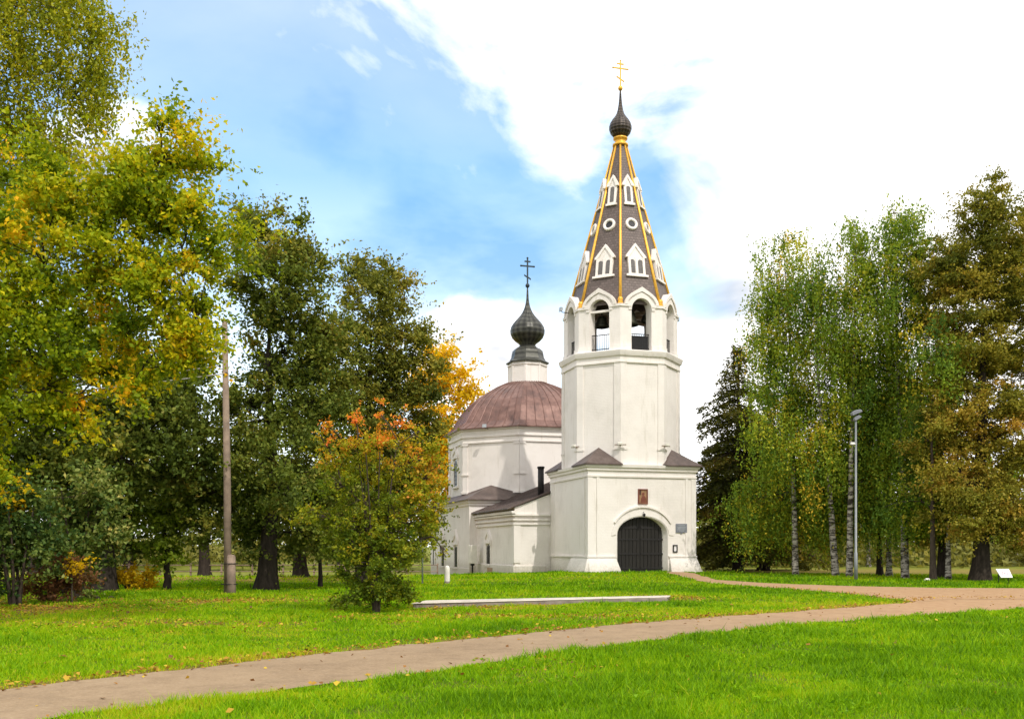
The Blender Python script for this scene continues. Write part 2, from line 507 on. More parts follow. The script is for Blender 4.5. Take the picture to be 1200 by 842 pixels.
def np_mesh(name, V, F, mat, parent=None, attr=None, aname='tint', smooth_=False):
    V = np.asarray(V, dtype=np.float32)
    F = np.asarray(F, dtype=np.int32)
    k = F.shape[1]
    me = bpy.data.meshes.new(name)
    me.vertices.add(len(V))
    me.vertices.foreach_set('co', V.ravel())
    me.loops.add(F.size)
    me.loops.foreach_set('vertex_index', F.ravel())
    me.polygons.add(len(F))
    me.polygons.foreach_set('loop_start', np.arange(0, F.size, k, dtype=np.int32))
    me.update(calc_edges=True)
    me.validate()
    if smooth_:
        me.polygons.foreach_set('use_smooth', np.ones(len(F), dtype=bool))
    if attr is not None:
        dom = 'FACE' if len(attr) == len(F) else 'POINT'
        a = me.attributes.new(aname, 'FLOAT', dom)
        a.data.foreach_set('value', np.asarray(attr, dtype=np.float32))
    me.materials.append(mat)
    o = bpy.data.objects.new(name, me)
    COL.objects.link(o)
    if parent is not None:
        o.parent = parent
    return o


class MB:
    """collects shapes, builds one mesh object"""

    def __init__(self):
        self.v, self.f, self.sm = [], [], []

    def add(self, vs, fs, sm=False):
        b = len(self.v)
        self.v.extend([tuple(p) for p in vs])
        self.f.extend([tuple(i + b for i in f) for f in fs])
        self.sm.extend([sm] * len(fs))

    def box(self, x0, x1, y0, y1, z0, z1):
        vs = [(x0, y0, z0), (x1, y0, z0), (x1, y1, z0), (x0, y1, z0), (x0, y0, z1), (x1, y0, z1), (x1, y1, z1), (x0, y1, z1)]
        self.add(vs, [(0, 3, 2, 1), (4, 5, 6, 7), (0, 1, 5, 4), (1, 2, 6, 5), (2, 3, 7, 6), (3, 0, 4, 7)])

    def prism(self, outline, frame, o0, o1):
        """outline of (u,z) pushed along the frame normal from o0 (outer) to o1 (inner)"""
        n = len(outline)
        vs = [frame(u, z, o0) for u, z in outline] + [frame(u, z, o1) for u, z in outline]
        fs = [tuple(range(n)), tuple(range(2 * n - 1, n - 1, -1))]
        for i in range(n):
            j = (i + 1) % n
            fs.append((i, i + n, j + n, j))
        self.add(vs, fs)

    def lathe(self, prof, c=(0, 0), n=24, phase=0.0, cap=True, sm=True, k=1.0):
        vs, fs = [], []
        m = len(prof)
        for i in range(n):
            a = phase + 2 * math.pi * i / n
            for r, z in prof:
                vs.append((c[0] + r * k * math.cos(a), c[1] + r * k * math.sin(a), z))
        for i in range(n):
            j = (i + 1) % n
            for q in range(m - 1):
                fs.append((i * m + q, j * m + q, j * m + q + 1, i * m + q + 1))
        self.add(vs, fs, sm)
        if cap:
            b = len(self.v) - len(vs)
            for q in (0, m - 1):
                if prof[q][0] > 1e-4:
                    self.f.append(tuple(b + i * m + q for i in range(n)))
                    self.sm.append(False)

    def tube(self, pts, rad, n=8, sm=True):
        V, F = tube_np(np.array(pts, float), np.array(rad if hasattr(rad, '__len__') else [rad] * len(pts), float), n)
        self.add([tuple(p) for p in V], [tuple(f) for f in F], sm)
        b = len(self.v) - len(V)
        self.f.append(tuple(b + i for i in range(n)))
        self.sm.append(False)
        self.f.append(tuple(b + len(V) - n + i for i in range(n)))
        self.sm.append(False)

    def build(self, name, mat, parent=None, bevel=0.0):
        me = bpy.data.meshes.new(name)
        me.from_pydata(self.v, [], self.f)
        for p, s in zip(me.polygons, self.sm):
            p.use_smooth = s
        bm = bmesh.new()
        bm.from_mesh(me)
        bmesh.ops.recalc_face_normals(bm, faces=bm.faces)
        bm.to_mesh(me)
        bm.free()
        me.materials.append(mat)
        o = bpy.data.objects.new(name, me)
        COL.objects.link(o)
        if parent is not None:
            o.parent = parent
        if bevel:
            md = o.modifiers.new('soft_edges', 'BEVEL')
            md.width = bevel
            md.segments = 1
            md.limit_method = 'ANGLE'
        return o


def tube_np(P, rad, n=6):
    P = np.asarray(P, float)
    k = len(P)
    T = np.gradient(P, axis=0)
    T /= np.linalg.norm(T, axis=1, keepdims=True) + 1e-9
    ref = np.where(np.abs(T[:, 2:3]) > 0.9, np.array([[1.0, 0, 0]]), np.array([[0, 0, 1.0]]))
    ref = np.repeat(ref[:1], k, axis=0) if np.all(np.abs(T[:, 2]) > 0.5) or np.all(np.abs(T[:, 2]) <= 0.9) else ref
    if np.all(np.abs(T[:, 2]) > 0.5):
        ref = np.repeat(np.array([[1.0, 0.02, 0]]), k, axis=0)
    A = np.cross(T, ref)
    A /= np.linalg.norm(A, axis=1, keepdims=True) + 1e-9
    B = np.cross(T, A)
    a = np.arange(n) * 2 * np.pi / n
    V = P[:, None, :] + rad[:, None, None] * (np.cos(a)[None, :, None] * A[:, None, :] + np.sin(a)[None, :, None] * B[:, None, :])
    i = np.arange(k - 1)[:, None] * n
    j = np.arange(n)[None, :]
    j2 = (j + 1) % n
    F = np.stack([i + j, i + j2, i + n + j2, i + n + j], axis=-1).reshape(-1, 4)
    return V.reshape(-1, 3), F


def sstep(a, b, v):
    t = np.clip((np.asarray(v, float) - a) / (b - a), 0, 1)
    return t * t * (3 - 2 * t)


def gh(x, y):
    """height of the ground"""
    x = np.asarray(x, float)
    y = np.asarray(y, float)
    up = 0.20 * np.exp(-(((x - 6) / 9) ** 2 + ((y - 54) / 7) ** 2)) * sstep(38, 46, y)
    dn = -0.95 * sstep(50, 80, y) * sstep(4, -3, x) * sstep(140, 100, y)
    return up + dn


def gpt(px, py):
    """picture point on level ground -> ground x, y"""
    d = FPX * EYE / (py - HOR)
    return ((px - 600) * d / FPX, d)


def wx(px, d):
    return (px - 600) * d / FPX


def wz(py, d):
    return EYE + (HOR - py) * d / FPX


# ------------------------------------------------------------------ ground, paths
LOW = [(-60, 862), (80, 838), (300, 813), (500, 789), (640, 767), (760, 750), (900, 735), (1060, 722), (1200, 713), (1330, 706)]
UPP = [(-150, 824), (0, 808), (170, 789), (330, 771), (450, 759), (560, 748), (660, 738), (760, 729), (880, 720), (1000, 711.5), (1062, 706), (1100, 701)]
FLOW = [(778, 674.6), (800, 678), (830, 683), (900, 688.5), (960, 692.5), (1010, 697), (1050, 702), (1075, 705.5), (1100, 702.5)]
FUPP = [(792, 672.4), (812, 675), (840, 680.3), (900, 683.4), (960, 685.5), (1010, 687), (1060, 688), (1120, 689), (1330, 689.5)]
main_low = [gpt(*p) for p in LOW]
main_upp = [gpt(*p) for p in UPP]
far_low = [gpt(*p) for p in FLOW]
far_upp = [gpt(*p) for p in FUPP]


def resample(pts, n):
    p = np.array(pts, float)
    s = np.concatenate([[0], np.cumsum(np.linalg.norm(np.diff(p, axis=0), axis=1))])
    t = np.linspace(0, s[-1], n)
    return np.stack([np.interp(t, s, p[:, 0]), np.interp(t, s, p[:, 1])], 1)


def ragged(p, amp, sc, seed):
    q = p.copy()
    for i in range(len(p)):
        q[i, 0] += amp * mnoise.noise((p[i, 0] * sc, p[i, 1] * sc, seed))
        q[i, 1] += amp * mnoise.noise((p[i, 0] * sc + 31, p[i, 1] * sc, seed))
    return q


ml = ragged(ragged(resample(main_low, 420), 0.18, 1.1, 1.0), 0.08, 4.5, 7.0)
mu = ragged(ragged(resample(main_upp, 420), 0.18, 1.1, 2.0), 0.08, 4.5, 8.0)
# close the main path at the crossing: the upper edge meets the far path
end = np.array([gpt(1330, 701)])
mu = np.concatenate([mu[:-1], resample([tuple(mu[-1]), tuple(end[0])], 60)])
ml = resample([tuple(p) for p in ml], len(mu))
fl = ragged(resample(far_low, 260), 0.22, 0.7, 3.0)
fl = np.concatenate([fl, resample([tuple(fl[-1]), gpt(1330, 701)], 60)[1:]])
fu = resample([tuple(p) for p in ragged(resample(far_upp, 260), 0.22, 0.7, 4.0)], len(fl))


def strip(a, b, m, zoff):
    t = np.linspace(0, 1, m)[None, :, None]
    P = a[:, None, :] * (1 - t) + b[:, None, :] * t
    n = len(a)
    V = np.concatenate([P, (gh(P[..., 0], P[..., 1]) + zoff)[..., None]], -1).reshape(-1, 3)
    i = np.arange(n - 1)[:, None] * m
    j = np.arange(m - 1)[None, :]
    F = np.stack([i + j, i + j + 1, i + m + j + 1, i + m + j], -1).reshape(-1, 4)
    return V, F


def in_poly(x, y, poly):
    inside = np.zeros(x.shape, bool)
    px, py = poly[:, 0], poly[:, 1]
    j = len(poly) - 1
    for i in range(len(poly)):
        c = ((py[i] > y) != (py[j] > y)) & (x < (px[j] - px[i]) * (y - py[i]) / (py[j] - py[i] + 1e-12) + px[i])
        inside ^= c
        j = i
    return inside


poly_main = np.concatenate([ml[::6], mu[::-6]])
poly_far = np.concatenate([fl[::6], fu[::-6]])


def edge_dist(x, y, line):
    d = np.full(x.shape, 1e9)
    for p in line:
        d = np.minimum(d, (x - p[0]) ** 2 + (y - p[1]) ** 2)
    return np.sqrt(d)


def vnoise(x, y, sc, seed):
    """cheap smooth value noise on arrays"""
    rs = np.random.default_rng(seed).uniform(0, 1, (128, 128))
    xx, yy = x * sc + 500, y * sc + 500
    xi, yi = np.floor(xx).astype(int), np.floor(yy).astype(int)
    fx, fy = xx - xi, yy - yi
    fx, fy = fx * fx * (3 - 2 * fx), fy * fy * (3 - 2 * fy)
    g = lambda a, b: rs[a % 128, b % 128]
    return (g(xi, yi) * (1 - fx) + g(xi + 1, yi) * fx) * (1 - fy) + (g(xi, yi + 1) * (1 - fx) + g(xi + 1, yi + 1) * fx) * fy


def litter_at(x, y):
    """how far fallen leaves and bare soil cover the turf"""
    f = 0.95 * np.exp(-(edge_dist(x, y, mu[::8]) / 0.4) ** 2) * sstep(60, 30, y)
    f = np.maximum(f, 0.45 * np.exp(-(edge_dist(x, y, ml[::10]) / 0.15) ** 2))
    f = np.maximum(f, 0.95 * np.exp(-(((x + 13.0) / 3.6) ** 2 + ((y - 25.3) / 2.6) ** 2)))
    f = np.maximum(f, 0.8 * np.exp(-(((x + 8.8) / 3.0) ** 2 + ((y - 28.3) / 1.3) ** 2)))
    f = np.maximum(f, 0.6 * np.exp(-(((x + 7.5) / 3.0) ** 2 + ((y - 20.0) / 1.0) ** 2)))
    f = np.maximum(f, 0.75 * np.exp(-(((x - 1.5) / 3.2) ** 2 + ((y - 22.3) / 0.6) ** 2)))
    f = np.maximum(f, 0.8 * np.exp(-(((x - 4.9) / 1.2) ** 2 + ((y - 30.3) / 1.4) ** 2)))
    pat = vnoise(x, y, .45, 41) * .55 + vnoise(x, y, 1.6, 42) * .45
    f = np.maximum(f, .75 * sstep(.56, .74, pat) * sstep(11, 15, y) * sstep(34, 28, y) * sstep(3, -1, x))
    f = np.maximum(f, 0.9 * sstep(42, 47, y) * sstep(-4, -7, x) * sstep(76, 64, y))
    f = np.maximum(f, 0.45 * sstep(47, 54, y) * sstep(10, 14, x) * sstep(74, 64, y))
    f = np.maximum(f, 0.8 * np.exp(-(edge_dist(x, y, fl[::10]) / 0.4) ** 2) * sstep(8, 12, x))
    return f


def build_ground():
    fx = np.arange(-46, 46.01, 0.5)
    xs = np.concatenate([[-3000, -1200, -500, -220, -120, -80, -60, -52], fx, [52, 60, 80, 120, 220, 500, 1200, 3000]])
    fy = np.arange(2, 100.01, 0.5)
    ys = np.concatenate([[-400, -120, -40, -12, -4], fy, [106, 114, 126, 145, 180, 260, 500, 1100, 2400, 4500]])
    X, Y = np.meshgrid(xs, ys)
    V = np.stack([X, Y, gh(X, Y)], -1).reshape(-1, 3)
    nx = len(xs)
    i = np.arange(len(ys) - 1)[:, None] * nx
    j = np.arange(nx - 1)[None, :]
    F = np.stack([i + j, i + j + 1, i + nx + j + 1, i + nx + j], -1).reshape(-1, 4)
    o = np_mesh('ground', V, F, MAT['ground'], None, litter_at(V[:, 0], V[:, 1]), 'litter', True)
    tag(o, 'flat green meadow of short grass round the church', 'ground', kind='structure')
    V, F = strip(ml, mu, 7, 0.012)
    tag(np_mesh('path', V, F, MAT['path'], None, None, 'tint', True), 'worn pinkish asphalt path crossing the lawn in front', 'path', kind='structure')
    V, F = strip(fl, fu, 7, 0.018)
    tag(np_mesh('path', V, F, MAT['path'], None, None, 'tint', True), 'sandy branch path leading to the church gate', 'path', kind='structure')


build_ground()

# ------------------------------------------------------------------ the church
CH = empty('church', (6.35, 57.6, 0.0), R(16.2))
tag(CH, 'white church with tented bell tower and dark onion domes', 'church')
S2, C8 = math.sqrt(2), math.cos(math.pi / 8)
NC = (0.0, 18.5)      # centre of the nave


def face(phi, ap, c=(0, 0), miter=True):
    nx, ny = math.cos(phi), math.sin(phi)
    tx, ty = -ny, nx

    def fr(u, z, off):
        k = (ap + off) / ap if miter else 1.0
        return (c[0] + nx * (ap + off) + tx * u * k, c[1] + ny * (ap + off) + ty * u * k, z)
    return fr


def flat(phi, ap, c=(0, 0), u0=0.0):
    f = face(phi, ap, c, False)
    return lambda u, z, off: f(u + u0, z, off)


def rect(u0, u1, z0, z1):
    return [(u0, z0), (u1, z0), (u1, z1), (u0, z1)]


def arch(hw, z0, zs, rise, n=12):
    """outline of an opening: sill z0, spring zs"""
    pts = [(hw, z0), (hw, zs)]
    for i in range(1, n):
        a = math.pi * i / n
        pts.append((hw * math.cos(a), zs + rise * math.sin(a)))
    pts += [(-hw, zs), (-hw, z0)]
    return pts


def keel(hw, zs, rise, tip, n=8):
    """ogee arch from +hw to -hw"""
    r = []
    for i in range(n + 1):
        a = math.pi / 2 * i / n
        r.append((hw * math.cos(a), zs + rise * math.sin(a) + tip * (i / n) ** 4))
    return r + [(-u, z) for u, z in reversed(r[:-1])]


FRONT, LEFT, RIGHT, BACK = R(-90), R(180), R(0), R(90)


def dup_part(o, parent, M=None):
    c = o.copy()
    COL.objects.link(c)
    c.parent = parent
    if M is not None:
        c.matrix_local = M
    return c


def build_tower_base():
    A = 3.21
    b = MB()
    Z0, Z1 = -1.4, 6.0
    door = arch(1.53, Z0, 2.25, 1.0, 18)
    outline = [(-A, Z0), (-A, Z1), (A, Z1), (A, Z0)] + door
    b.prism(outline, face(FRONT, A), 0, -0.8)
    for ph in (LEFT, RIGHT, BACK):
        b.prism(rect(-A, A, Z0, Z1), face(ph, A), 0, -0.8)
    b.box(-A + 0.02, A - 0.02, -A + 0.02, A - 0.02, 5.7, 6.05)
    base = b.build('tower_base', MAT['wall'], CH)
    # corner strips
    for ph in (FRONT, LEFT, RIGHT):
        for s in (-1, 1):
            for u0, u1, off in ((2.58, 2.74, 0.05), (2.95, A + 0.035, 0.04)):
                m = MB()
                f = flat(ph, A)
                m.prism(rect(min(s * u0, s * u1), max(s * u0, s * u1), 1.02, 5.45), f, off, -0.02)
                m.build('corner_strip', MAT['wall'], base)
    # cornice
    m = MB()
    k = S2
    prof = [(A - .02, 5.40), (A + .07, 5.42), (A + .07, 5.52), (A + .03, 5.54), (A + .03, 5.74), (A + .12, 5.78), (A + .12, 5.90), (A + .20, 5.95), (A + .22, 6.10), (A - .05, 6.14)]
    m.lathe([(r * k, z) for r, z in prof], (0, 0), 4, R(45), False, False)
    m.build('cornice', MAT['wall'], base)
    # flared plinth blocks
    def flare(ph, u0, u1, du0, du1, out=0.36):
        f = flat(ph, A)
        mm = MB()
        top, bot = 1.0, -0.9
        vs = [f(u0, top, .05), f(u1, top, .05), f(u1 + du1 * .9, 0.10, out), f(u0 + du0 * .9, 0.10, out), f(u1 + du1, bot, out + .02), f(u0 + du0, bot, out + .02),
              f(u0, top, -.05), f(u1, top, -.05), f(u1 + du1, bot, -.05), f(u0 + du0, bot, -.05)]
        fs = [(0, 1, 2, 3), (3, 2, 4, 5), (0, 6, 7, 1), (0, 3, 5, 9, 6), (1, 7, 8, 4, 2), (6, 9, 8, 7), (5, 4, 8, 9)]
        mm.add(vs, fs)
        mm.build('plinth', MAT['wall'], base, 0.03)
    flare(FRONT, -3.24, -1.60, -0.02, 0.30)
    flare(FRONT, 1.62, 3.24, 0.0, 0.26)
    flare(LEFT, 0.6, 3.27, -0.35, 0.28)
    flare(RIGHT, -3.28, -0.6, -0.28, 0.3)
    m = MB()
    m.lathe([((A - .02) * k, .98), ((A + .10) * k, 1.0), ((A + .08) * k, 1.06), ((A - .02) * k, 1.10)], (0, 0), 4, R(45), False, False)
    # (the ledge would cross the gate: keep it only on the wall faces)
    for ph, u0, u1 in ((FRONT, -3.27, -1.56), (FRONT, 1.56, 3.27), (LEFT, -3.15, 3.27), (RIGHT, -3.27, 3.15)):
        q = MB()
        q.prism([(u0, 1.0), (u1, 1.0), (u1, 1.08), (u0, 1.08)], flat(ph, A), 0.09, -0.02)
        q.build('ledge', MAT['wall'], base)
    # hood moulding above the gate
    m = MB()
    f = flat(FRONT, A)
    outer, inner = [], []
    for i in range(25):
        a = R(32) + (R(148) - R(32)) * i / 24
        outer.append((2.03 * math.cos(a), 1.90 + 1.96 * math.sin(a)))
        inner.append((1.94 * math.cos(a), 1.90 + 1.86 * math.sin(a)))
    m.prism(outer + inner[::-1], f, 0.10, -0.02)
    m.build('hood_moulding', MAT['wall'], base)
    m = MB()
    outer, inner = [], []
    for i in range(25):
        a = math.pi * i / 24
        outer.append((1.86 * math.cos(a), 2.20 + 1.42 * math.sin(a)))
        inner.append((1.58 * math.cos(a), 2.25 + 1.05 * math.sin(a)))
    m.prism(outer + inner[::-1], f, 0.035, -0.02)
    m.build('archivolt', MAT['wall'], base)
    # gate leaves
    gz = -1.0
    for s in (-1, 1):
        g = MB()
        n = 7
        for q in range(n):
            ua, ub = 1.56 * q / n + 0.012, 1.56 * (q + 1) / n - 0.012
            um = min(ub, 1.52)
            top = 2.25 + 1.0 * math.sqrt(max(0, 1 - (um / 1.53) ** 2)) + 0.03
            topa = 2.25 + 1.0 * math.sqrt(max(0, 1 - (min(ua, 1.52) / 1.53) ** 2)) + 0.03
            pts = [(s * ua, gz), (s * ub, gz), (s * ub, top), (s * ua, topa)]
            g.prism(pts, flat(FRONT, A), -0.36, -0.42)
        go = g.build('gate_leaf', MAT['planks'], CH)
        for zz in (0.35, 1.15, 1.95, 2.6):
            w = 1.5 if zz < 2.3 else 1.30
            h = MB()
            h.prism(rect(min(s * .05, s * w), max(s * .05, s * w), zz, zz + 0.09), flat(FRONT, A), -0.325, -0.362)
            h.build('iron_strap', MAT['iron'], go)
    m = MB()
    m.prism(rect(-1.6, 1.6, -1.0, 0.09), flat(FRONT, A), -0.05, -0.7)
    m.build('threshold', MAT['timber'], CH)
    # corner roofs over the squinches
    ap = 3.14
    for a in (45, 135, 225, 315):
        c, s = math.cos(R(a)), math.sin(R(a))
        E = A + 0.30
        sx, sy = (1 if c > 0 else -1), (1 if s > 0 else -1)
        h = ap * math.tan(R(22.5))
        corner = (sx * E, sy * E, 6.13)
        pa = (sx * (h + 0.0), sy * E, 6.13)
        pb = (sx * E, sy * (h + 0.0), 6.13)
        apex = (ap * C8 * 0 + c * (ap + .0), s * (ap + .0), 7.12)
        ia, ib = (sx * h * .9, sy * ap * .97, 6.2), (sx * ap * .97, sy * h * .9, 6.2)
        m = MB()
        vs = [corner, pa, pb, apex, ia, ib]
        lo = [(v[0], v[1], v[2] - 0.07) for v in vs[:3]] + [(apex[0] * .97, apex[1] * .97, 6.0)]
        m.add(vs + lo, [(1, 0, 3), (0, 2, 3), (1, 3, 4), (2, 5, 3), (1, 7, 6, 0), (0, 6, 8, 2), (7, 9, 6), (6, 9, 8)])
        m.build('corner_roof', MAT['roof'], CH)


def build_shaft():
    ap = 3.14
    m = MB()
    m.lathe([(ap / C8, 5.9), (ap / C8, 12.0)], (0, 0), 8, R(22.5), True, False)
    sh = m.build('octagon_shaft', MAT['wall'], CH)
    a2 = ap * math.tan(R(22.5))
    for k in range(8):
        ph = R(45 * k)
        for s in (-1, 1):
            q = MB()
            u0, u1 = s * (a2 - .36), s * (a2 + .012)
            q.prism(rect(min(u0, u1), max(u0, u1), 6.1, 11.78), flat(ph, ap), 0.05, -0.03)
            q.build('pilaster', MAT['wall'], sh)
        for s in (-1, 1):
            q = MB()
            u0, u1 = s * (a2 - .40), s * (a2 + .02)
            q.prism(rect(min(u0, u1), max(u0, u1), 6.95, 7.05), flat(ph, ap), 0.085, 0.01)
            q.build('pilaster_band', MAT['wall'], sh)
    q = MB()
    q.lathe([((ap - .02) / C8, 11.74), ((ap + .09) / C8, 11.77), ((ap + .09) / C8, 11.86), ((ap + .06) / C8, 11.88), ((ap + .06) / C8, 12.10), ((ap + .14) / C8, 12.15),
             ((ap + .19) / C8, 12.30), ((ap + .22) / C8, 12.42), ((ap + .20) / C8, 12.46), ((ap - .9) / C8, 12.52)], (0, 0), 8, R(22.5), False, False)
    q.build('cornice', MAT['wall'], sh)
    q = MB()
    q.lathe([(0.01, 12.44), (2.6, 12.44)], (0, 0), 8, R(22.5), False, False)
    q.build('belfry_floor', MAT['timber'], sh)


def build_belfry():
    ap = 3.06
    a2 = ap * math.tan(R(22.5))
    zb, zs, zt = 12.46, 14.72, 15.02
    hw = 0.60
    m = MB()
    for k in range(8):
        ph = R(45 * k)
        opening = [(hw, zb), (hw, zs)] + [(hw * math.cos(math.pi * i / 14), zs + 0.66 * math.sin(math.pi * i / 14)) for i in range(1, 14)] + [(-hw, zs), (-hw, zb)]
        top = keel(1.0, zt, 0.74, 0.24)
        outline = [(-a2, zb), (-a2, zt)] + [(u, z) for u, z in reversed(top)] + [(a2, zt), (a2, zb)] + opening
        m.prism(outline, face(ph, ap), 0.0, -0.52)
    bf = m.build('belfry_arcade', MAT['wall'], CH)
    for k in range(8):
        ph = R(45 * k)
        f = flat(ph, ap)
        q = MB()
        to = keel(1.02, zt - .02, 0.76, 0.26)
        ti = keel(0.86, zt - .02, 0.61, 0.15)
        q.prism(to + ti[::-1], f, 0.09, -0.10)
        q.build('kokoshnik', MAT['wall'], bf)
        q = MB()
        to = keel(0.79, zs, 0.86, 0.14)
        ti = [(hw * 1.01 * math.cos(math.pi * i / 16), zs + 0.67 * math.sin(math.pi * i / 16)) for i in range(17)]
        q.prism(to + ti[::-1], f, 0.045, -0.02)
        q.build('archivolt', MAT['wall'], bf)
        for s in (-1, 1):
            q = MB()
            u0, u1 = s * (hw + .02), s * (a2 + .02)
            q.prism(rect(min(u0, u1), max(u0, u1), zt - .13, zt + .01), f, 0.07, -0.02)
            q.build('capital', MAT['wall'], bf)
            q = MB()
            q.prism(rect(min(u0, u1), max(u0, u1), zb - .02, zb + .30), f, 0.05, -0.02)
            q.build('pier_base', MAT['wall'], bf)
        # railing in each opening
        q = MB()
        for z in (13.42, 12.62):
            q.prism(rect(-hw, hw, z, z + .045), f, -0.22, -0.26)
        for i in range(11):
            u = -hw + 1.2 * (i + .5) / 11
            q.prism(rect(u - .011, u + .011, 12.45, 13.42), f, -0.23, -0.25)
        q.build('railing', MAT['iron'], bf)
    # timber beams the bells hang from
    q = MB()
    for a in (0, 45, 90, 135):
        c, s = math.cos(R(a + 22.5)), math.sin(R(a + 22.5))
        q.tube([(-c * 2.6, -s * 2.6, 14.85 + a * .001), (c * 2.6, s * 2.6, 14.85 + a * .001)], 0.10, 6, False)
    q.build('bell_beam', MAT['timber'], bf)
    f = flat(R(-135), ap)
    q = MB()
    q.prism(rect(-.62, .62, 14.68, 14.80), f, -.10, -.24)
    q.build('tie_beam', MAT['wall'], bf)
    f = flat(R(-90), ap)
    q = MB()
    q.prism(rect(-.6, .6, 12.46, 13.36), f, -.32, -.38)
    q.build('boarding', MAT['dark'], bf)


TZ0, TZ1, TR0, TR1 = 15.10, 25.05, 3.10, 0.33     # vertex radius of the tent


def tent_r(z):
    return TR0 + (TR1 - TR0) * (z - TZ0) / (TZ1 - TZ0)


def build_tent():
    m = MB()
    prof = [(tent_r(z), z) for z in np.linspace(TZ0, TZ1, 12)]
    m.lathe(prof, (0, 0), 8, R(22.5), False, False)
    m.lathe([(r - 0.10, z) for r, z in prof[:-1]] + [(0.02, TZ1 - .2)], (0, 0), 8, R(22.5), False, False)
    tent = m.build('tent_roof', MAT['tile'], CH)
    for k in range(8):
        a = R(22.5 + 45 * k)
        q = MB()
        c, s = math.cos(a), math.sin(a)
        q.tube([(c * (tent_r(z) + .02), s * (tent_r(z) + .02), z) for z in (TZ0 - .02, 18, 21, TZ1)], [.088, .084, .072, .055], 8)
        q.lathe([(0.0, 14.98), (.13, 15.0), (.16, 15.1), (.12, 15.22), (.15, 15.30), (.10, 15.42), (0.0, 15.45)], (c * (TR0 + .05), s * (TR0 + .05)), 10, 0, False)
        q.build('gilded_rib', MAT['gold'], tent)
    # dormers
    def dormer_body(name, ph, zb, hw, zs, zt, ledge, openings, mat=MAT['wall']):
        ap = tent_r(zb) * C8
        f0 = flat(ph, ap)
        f = lambda u, z, o: f0(u, z, o - (z - zb) * .17)
        q = MB()
        q.prism([(-hw, zb), (hw, zb), (hw, zs), (0, zt), (-hw, zs)], f, 0.05, -1.0 * (zt - zb) * .36)
        q.prism([(-ledge, zb - .10), (ledge, zb - .10), (ledge, zb + .02), (-ledge, zb + .02)], f, 0.13, -0.1)
        g = hw + .10
        q.prism([(-g, zs - .06), (-hw + .06, zs - .06), (0, zt - .10), (hw - .06, zs - .06), (g, zs - .06), (g, zs + .03), (0, zt + .10), (-g, zs + .03)], f, 0.11, -(zt - zb) * .36)
        if len(openings) == 2:
            for u in (-hw + .08, 0, hw - .08):
                q.prism(rect(u - .07, u + .07, zb, zs - .05), f, 0.10, 0.0)
        d = q.build(name, mat, CH)
        for u0, ow, z0, z1 in openings:
            e = MB()
            e.prism([(u + u0, z) for u, z in arch(ow, z0, z1 - ow, ow, 8)], f, 0.056, 0.02)
            e.build('arched_opening', MAT['greydark'], d)
    for k in range(8):
        ph = R(45 * k)
        dormer_body('double_dormer', ph, 16.85, 0.51, 17.92, 18.62, 0.66, [(-.235, .14, 16.95, 17.76), (.235, .14, 16.95, 17.76)])
        dormer_body('single_dormer', ph, 21.25, 0.26, 22.38, 22.92, 0.33, [(0, .12, 21.36, 22.3)])
        zc = 19.95
        ap = tent_r(zc) * C8
        slope = math.atan2((TR0 - TR1) * C8, TZ1 - TZ0)
        n = Vector((math.cos(ph) * math.cos(slope), math.sin(ph) * math.cos(slope), math.sin(slope)))
        t = Vector((-math.sin(ph), math.cos(ph), 0))
        b = n.cross(t)
        cen = Vector((math.cos(ph) * ap, math.sin(ph) * ap, zc))
        q = MB()
        vs, fs = [], []
        pr = [(.37, -.1), (.37, .09), (.33, .12), (.24, .12), (.21, .06), (.21, -.1)]
        for i in range(24):
            a = 2 * math.pi * i / 24
            for r, o in pr:
                vs.append(cen + n * o + (t * math.cos(a) + b * math.sin(a)) * r)
        for i in range(24):
            j = (i + 1) % 24
            for p in range(len(pr) - 1):
                fs.append((i * 6 + p, j * 6 + p, j * 6 + p + 1, i * 6 + p + 1))
        q.add(vs, fs, True)
        oc = q.build('round_dormer', MAT['wall'], CH)
        q = MB()
        q.add([cen + n * .03 + (t * math.cos(2 * math.pi * i / 16) + b * math.sin(2 * math.pi * i / 16)) * .22 for i in range(16)], [tuple(range(16))])
        q.build('round_opening', MAT['dark'], oc)


def cross(name, z0, z1, half, th, mat, parent, c=(0, 0)):
    h = z1 - z0
    m = MB()
    x, y = c
    m.box(x - th, x + th, y - th, y + th, z0, z1)
    zc = z0 + h * .70
    m.box(x - half, x - th, y - th * .9, y + th * .9, zc - th, zc + th)
    m.box(x + th, x + half, y - th * .9, y + th * .9, zc - th, zc + th)
    zc = z0 + h * .87
    m.box(x - half * .45, x - th, y - th * .9, y + th * .9, zc - th, zc + th)
    m.box(x + th, x + half * .45, y - th * .9, y + th * .9, zc - th, zc + th)
    zc = z0 + h * .30
    dz = half * .28
    for s in (-1, 1):
        vs = []
        for yy in (-th * .9, th * .9):
            vs += [(x + s * th, y + yy, zc - s * dz * .1 - th), (x + s * half * .5, y + yy, zc - s * dz - th), (x + s * half * .5, y + yy, zc - s * dz + th), (x + s * th, y + yy, zc - s * dz * .1 + th)]
        m.add(vs, [(0, 1, 2, 3), (7, 6, 5, 4), (0, 4, 5, 1), (1, 5, 6, 2), (2, 6, 7, 3), (3, 7, 4, 0)])
    # trefoil ends
    for u, z in ((-half, z0 + h * .70), (half, z0 + h * .70), (0, z1)):
        m.lathe([(0, z - th * 1.7), (th * 1.6, z - th * .6), (th * 1.6, z + th * .6), (0, z + th * 1.7)], (x + u, y), 8, 0, False)
    return m.build(name, mat, parent)


